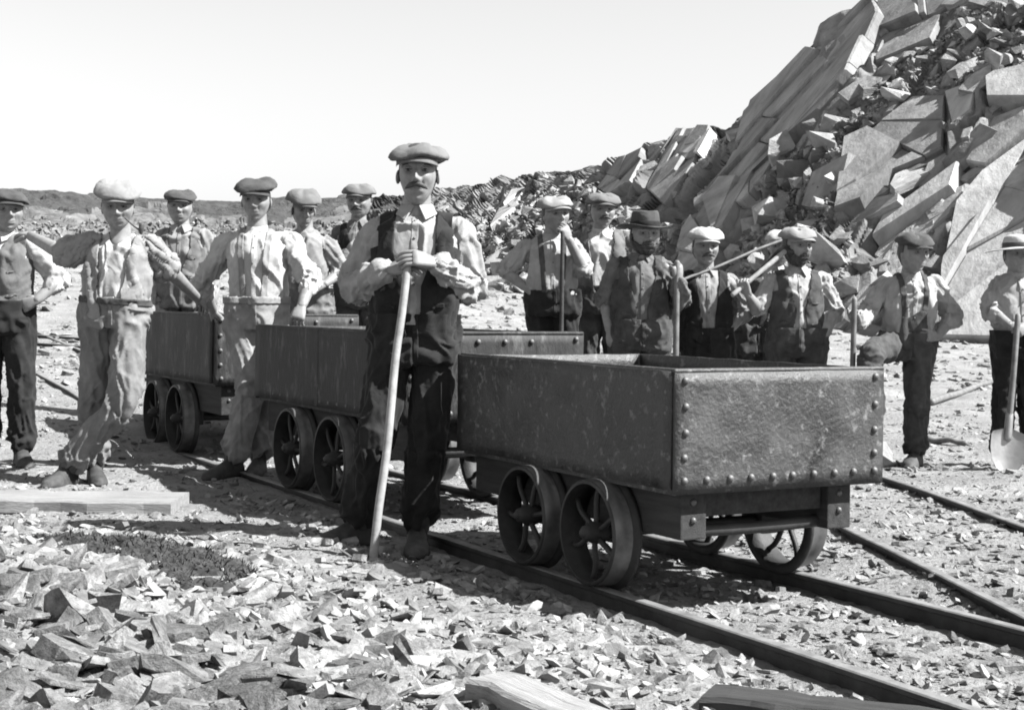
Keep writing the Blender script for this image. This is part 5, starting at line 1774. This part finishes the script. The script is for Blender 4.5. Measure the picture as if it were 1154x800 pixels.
# man with hand on his chest
person('man with moustache, hand to his chest, behind the foreman shoulder', 10.9,
       dict(h=(405, 226, -.02), n=(404, 251, 0), sr=(381, 262, .03), sl=(431, 262, .03), er=(374, 298, 0.0), wr=(392, 288, -.20), hr=(400, 276, -.22), el=(438, 300, .03), wl=(434, 336, 0), pr=(393, 330, 0), pl=(419, 330, 0),
            kr=(392, 400, 0), kl=(420, 400, 0), ar=(392, 470, 0), al=(421, 470, 0)),
       k=0.98, shirt=GREYM, trousers=GREYD, waistcoat=BLACK, wc=dict(gap=0.02, vt=0.6, vw=0.2), cap=dict(m=GREYM, wx=.114, wy=.124, puff=.05, peak=.045), moustache=True, yaw=-8, seed=15, hands={'r': dict(curl=.35, back=(-.3, -1, .2))})

# --- the group on the right
person('man in braces, hand on hip, other hand at his mouth with an iron bar', 10.4,
       dict(h=(626, 241, -.03), n=(622, 266, 0), sr=(592, 278, .02), sl=(649, 278, .02), er=(569, 306, .04), wr=(592, 324, -.04), hr=(606, 330, -.08), el=(658, 304, -.10), wl=(641, 270, -.18), hl=(633, 252, -.20), pr=(609, 340, 0), pl=(637, 340, 0),
            kr=(606, 418, 0), kl=(640, 418, 0), ar=(604, 492, 0), al=(642, 492, 0)),
       k=1.0, shirt=CREAM, trousers=BLACK, braces=GREYD, sleeves=('upper', 'upper'), cap=dict(m=GREYL, wx=.112, wy=.124, puff=.046, peak=.05), yaw=22, pitch=-2, roll=-4, seed=17, hands={'r': dict(curl=.4), 'l': dict(curl=.7, back=(.5, -.8, .1))})
pa = at(634, 262, 10.18); pb = at(631, 510, 10.15); pb[2] = hgt(pb[0], pb[1])
rod('iron_bar', pb, pa, 0.016, 0.014, M_RAIL, 'dark upright iron bar held to the chin by the man in braces', 'bar')

person('tall man in cap and open dark jacket over a pale shirt', 11.1,
       dict(h=(679, 236, -.02), n=(677, 260, 0), sr=(653, 271, .03), sl=(706, 271, .03), er=(647, 308, .06), wr=(652, 342, .08), el=(713, 308, .06), wl=(708, 342, .05), pr=(664, 336, 0), pl=(691, 336, 0),
            kr=(662, 408, 0), kl=(693, 408, 0), ar=(661, 478, 0), al=(694, 478, 0)),
       k=1.0, shirt=WHITE, trousers=DUSTY, jacket=GREYM, cap=dict(m=GREYM, wx=.118, wy=.128, puff=.046, peak=.05), moustache=True, yaw=8, seed=19, bulk=1.04, legw=1.1)

person('bearded man in wide felt hat and open waistcoat, hand on a staff', 9.8,
       dict(h=(727, 263, -.03), n=(722, 288, 0), sr=(690, 300, .03), sl=(752, 300, .03), er=(683, 340, .03), wr=(687, 372, -.03), hr=(691, 392, -.05), el=(768, 338, -.02), wl=(764, 316, -.18), hl=(763, 300, -.20), pr=(705, 376, 0), pl=(737, 376, 0),
            kr=(703, 452, 0), kl=(740, 452, 0), ar=(702, 520, 0), al=(742, 520, 0)),
       k=1.02, bulk=1.05, legw=1.1, shirt=GREYM, trousers=DUSTY, waistcoat=DUSTY, wc=dict(gap=0.03, vt=0.3, vw=0.13, bottom=0.0, low=0.05, arm=.84), sleeves=('upper', 'full'), hat=dict(m=GREYD, band=BLACK, brim=.155, crown_h=.10, curl=.018), beard=True, yaw=8, seed=21,
       hands={'l': dict(curl=.8, back=(.4, -.8, .2)), 'r': dict(curl=.45, back=(-.6, -.6, 0))}, scarf=GREYL)
pa = at(763, 296, 9.60); pb = at(760, 512, 9.62); pb[2] = hgt(pb[0], pb[1])
rod('wooden_staff', pb, pa, 0.021, 0.019, M_SHAFT, 'upright wooden staff in the hand of the man in the felt hat', 'staff')

person('man in white cap and open waistcoat over striped shirt, hand at his pocket', 10.1,
       dict(h=(795, 277, -.03), n=(795, 304, 0), sr=(767, 316, .03), sl=(825, 316, .03), er=(763, 354, .06), wr=(770, 386, .0), el=(840, 350, .04), wl=(822, 372, -.06), hl=(810, 380, -.10), pr=(781, 384, 0), pl=(811, 384, 0),
            kr=(778, 448, -.02), kl=(815, 448, -.02), ar=(776, 500, 0), al=(818, 500, 0)),
       k=0.97, shirt=GREYL, trousers=BLACK, waistcoat=BLACK, wc=dict(gap=0.045, vt=0.3, vw=0.06, bottom=0.05), sleeves=('full', 'fore'), cap=dict(m=WHITE, wx=.112, wy=.124, puff=.056, peak=.045), yaw=6, moustache=True, seed=23, scarf=GREYD, legw=1.1)
rod('jumper_bar', at(752, 323, 9.92), at(905, 261, 10.30), 0.010, 0.010, M_SHAFT, 'long thin bar slanting over the shoulder of the man in the white cap', 'bar', bend=0.004)

person('bearded man in cap with open waistcoat holding a tool over his shoulder', 9.9,
       dict(h=(898, 276, -.03), n=(898, 304, 0), sr=(868, 314, .02), sl=(929, 314, .03), er=(853, 348, -.04), wr=(843, 332, -.22), hr=(836, 318, -.24), el=(938, 352, .05), wl=(927, 376, -.06), hl=(917, 386, -.08), pr=(882, 384, 0), pl=(912, 384, 0),
            kr=(876, 446, -.02), kl=(918, 446, -.02), ar=(872, 498, 0), al=(922, 498, 0)),
       k=0.99, bulk=1.04, legw=1.2, shirt=CREAM, trousers=DUSTY, waistcoat=GREYD, wc=dict(gap=0.03, vt=0.45, vw=0.12, bottom=-0.02, low=0.06, arm=.84), sleeves=('upper', 'full'), cap=dict(m=GREYL, wx=.112, wy=.124, puff=.044, peak=.05), beard=True, yaw=24, seed=25,
       hands={'r': dict(curl=.8, back=(-.6, -.7, .2))})
sh = empty('pickaxe', at(836, 324, 9.66))
V, F = tube([at(826, 332, 9.64), at(850, 312, 9.70), at(884, 284, 9.80)], [.017, .016, .018], 10, 5)
MB().add(V, F).build('shaft', M_STICK, sh, at(836, 324, 9.66))
q0 = at(886, 282, 9.82)
V, F = tube([q0 + np.array([-.10, .16, -.08]), q0 + np.array([-.03, .08, .0]), q0, q0 + np.array([.04, -.02, -.01]), q0 + np.array([.06, .10, .09])], [.006, .016, .024, .018, .006], 8, 4)
MB().add(V, F).build('pick_head', M_RAIL, sh, at(836, 324, 9.66))
tag(sh, 'pick with pale shaft carried on the shoulder of the bearded man in a cap', 'pickaxe')

person('man in white cap mostly hidden behind the bearded man with the pick', 10.7,
       dict(h=(880, 277, -.02), n=(872, 302, 0), sr=(842, 316, .03), sl=(893, 314, .03), er=(836, 352, .02), wr=(842, 384, -.05), el=(900, 352, .04), wl=(898, 384, 0), pr=(838, 382, 0), pl=(864, 382, 0),
            kr=(836, 440, 0), kl=(866, 440, 0), ar=(834, 488, 0), al=(868, 488, 0)),
       k=0.93, shirt=CREAM, trousers=DUSTY, waistcoat=GREYD, cap=dict(m=WHITE, wx=.110, wy=.122, puff=.048, peak=.045), yaw=-14, seed=31, legw=1.15)

person('man in cap and overalls at right with one foot up on a block', 9.75,
       dict(h=(1029, 283, -.06), n=(1026, 309, 0), sr=(994, 321, .02), sl=(1056, 319, .04), er=(978, 352, -.02), wr=(968, 366, -.20), hr=(962, 356, -.24), el=(1074, 356, .06), wl=(1056, 380, -.08), hl=(1040, 377, -.14), pr=(1009, 388, 0.02), pl=(1036, 388, 0.02),
            kr=(981, 401, -.34), kl=(1034, 450, -.05), ar=(982, 474, -.30, 0.22), al=(1032, 508, 0), tr=(975, 490, -.5), tl=(1022, 526, -.20)),
       k=0.97, shirt=CREAM, trousers=GREYD, sleeves=('full', 'fore'), cap=dict(m=GREYD, wx=.112, wy=.124, puff=.05, peak=.05), yaw=24, pitch=4, braces=GREYD, bib=GREYD, seed=27, legw=1.1,
       hands={'l': dict(curl=.3, back=(.2, -1, .1), spread=.6), 'r': dict(curl=.8, back=(-.6, -.7, 0))})
pa = at(963, 338, 9.48); pb = at(958, 500, 9.50); pb[2] = hgt(pb[0], pb[1])
rod('tool_handle', pb, pa, 0.018, 0.018, M_SHAFT, 'upright wooden tool handle gripped by the man in overalls', 'tool handle')
o = place(BOULD[7], 'stone_block', None, (float(at(976, 480, 9.35)[0]), 9.40, hgt(2.2, 9.3) + 0.07), (0.50, 0.45, 0.40), (0.1, 0.05, 1.9))
tag(o, 'stone block under the raised foot of the man in overalls', 'rock')

person('boy in straw hat and black trousers leaning on a shovel at the right edge', 9.6,
       dict(h=(1146, 285, -.03), n=(1145, 308, 0), sr=(1121, 318, .02), sl=(1170, 318, .02), er=(1116, 350, -.02), wr=(1138, 366, -.20), hr=(1150, 372, -.22), el=(1178, 350, -.02), wl=(1158, 368, -.22), hl=(1146, 374, -.25), pr=(1134, 386, 0), pl=(1159, 386, 0),
            kr=(1131, 450, 0), kl=(1161, 450, 0), ar=(1130, 508, 0.05), al=(1163, 508, 0.05)),
       k=0.90, shirt=CREAM, trousers=BLACK, sleeves=('fore', 'fore'), hat=dict(m=WHITE, band=GREYD, brim=.190, crown_h=.090, curl=-.035, dome_=True, droop=.0), yaw=4, seed=29, legw=1.1, hands={'r': dict(curl=.7), 'l': dict(curl=.7)})
def shovel(top, mid, label):
    top, mid = np.asarray(top, float), np.asarray(mid, float)
    d = nrm(mid - top)
    sh = empty('shovel', mid)
    V, F = tube([top, top + (mid - top) * .5 + np.array([0, -.01, 0]), mid], [.018, .0175, .020], 10, 6)
    MB().add(V, F).build('shaft', M_SHAFT, sh, mid)
    # blade: dished heart-shaped sheet
    lx = np.array([1.0, 0.05, 0]); lx = nrm(lx - d * (lx @ d)); n = np.cross(lx, d); n = n if n[1] < 0 else -n
    rows = [(-0.03, .020), (0.0, .105), (.02, .115), (.10, .115), (.17, .104), (.22, .072), (.25, .030), (.26, .004)]
    m = 13
    Vt, Vb = [], []
    for a_, hw in rows:
        for q in np.linspace(-1, 1, m):
            dish = 0.030 * (q * q) * min(1, hw / .1) + 0.020 * (a_ / .28) ** 2
            p = mid + d * a_ + lx * hw * q + n * dish
            Vt.append(p); Vb.append(p - n * .004)
    V = np.array(Vt + Vb); K = len(Vt); F = []
    for i in range(len(rows) - 1):
        for j in range(m - 1):
            a_ = i * m + j
            F.append((a_, a_ + 1, a_ + m + 1, a_ + m)); F.append((K + a_ + m, K + a_ + m + 1, K + a_ + 1, K + a_))
    MB().add(V, F).build('blade', M_STEEL, sh, mid)
    V, F = tube([mid - d * .12, mid + d * .03], [.023, .026], 10, 3)
    MB().add(V, F).build('socket', M_STEEL, sh, mid)
    return tag(sh, label, 'shovel')
pm_ = at(1136, 488, 9.22); pm_[2] = max(pm_[2], hgt(pm_[0], pm_[1]) + 0.20)
shovel(at(1147, 356, 9.33), pm_, 'long shovel with bright steel blade held by the boy in the straw hat')

# ------------------------------------------------------------------ dark moss on the bank of chippings
def moss():
    rg = random.Random(3)
    # low turf cushion, then tufts standing on it
    n1, n2 = 120, 56
    aa, bb = np.meshgrid(np.linspace(-1.05, 1.05, n1), np.linspace(-1.05, 1.05, n2))
    X = MOSS_C[0] + aa * 0.88 * MOSS_D[0] - bb * 0.27 * MOSS_D[1]; Y = MOSS_C[1] + aa * 0.88 * MOSS_D[1] + bb * 0.27 * MOSS_D[0]
    rr = np.hypot(aa, bb)
    pp = np.stack([X.ravel() * 7, Y.ravel() * 7, 0 * X.ravel()], 1)
    edge = rr + 0.45 * fbm(pp, 3, 5).reshape(X.shape)
    Z = height(X, Y) + np.where(edge < 1, 0.055 * np.sqrt(np.clip(1 - edge, 0, 1)), -0.06) + 0.040 * fbm(pp * 2.2, 4, 6).reshape(X.shape) - 0.004
    V = np.stack([X.ravel(), Y.ravel(), Z.ravel()], 1).tolist()
    i = (np.arange(n2 - 1)[:, None] * n1 + np.arange(n1 - 1)[None]).ravel()
    T = np.concatenate([np.stack([i, i + 1, i + n1 + 1], 1), np.stack([i, i + n1 + 1, i + n1], 1)]).tolist()
    for k in range(7000):
        a, b = rg.uniform(-1, 1), rg.uniform(-1, 1)
        ia, ib = int((a + 1.05) / 2.1 * (n1 - 1)), int((b + 1.05) / 2.1 * (n2 - 1))
        if edge[ib, ia] > 1: continue
        x = MOSS_C[0] + a * 0.88 * MOSS_D[0] - b * 0.27 * MOSS_D[1]; y = MOSS_C[1] + a * 0.88 * MOSS_D[1] + b * 0.27 * MOSS_D[0]
        z = Z[ib, ia]
        h_ = rg.uniform(0.002, 0.006) + 0.02 * rg.random() ** 4; w_ = rg.uniform(0.003, 0.006); th = rg.uniform(0, 6.28)
        dx_, dy_ = math.cos(th) * w_, math.sin(th) * w_
        lx, ly = rg.gauss(0, 0.014), rg.gauss(0, 0.014)
        n = len(V)
        V += [(x - dx_, y - dy_, z - .01), (x + dx_, y + dy_, z - .01), (x + lx, y + ly, z + h_)]
        T.append((n, n + 1, n + 2))
    o = add_obj('moss', tri_mesh('moss', V, T, False), None, M_MOSS)
    tag(o, 'dark low moss and grass growing over the chippings at left', 'moss', kind='stuff')
moss()
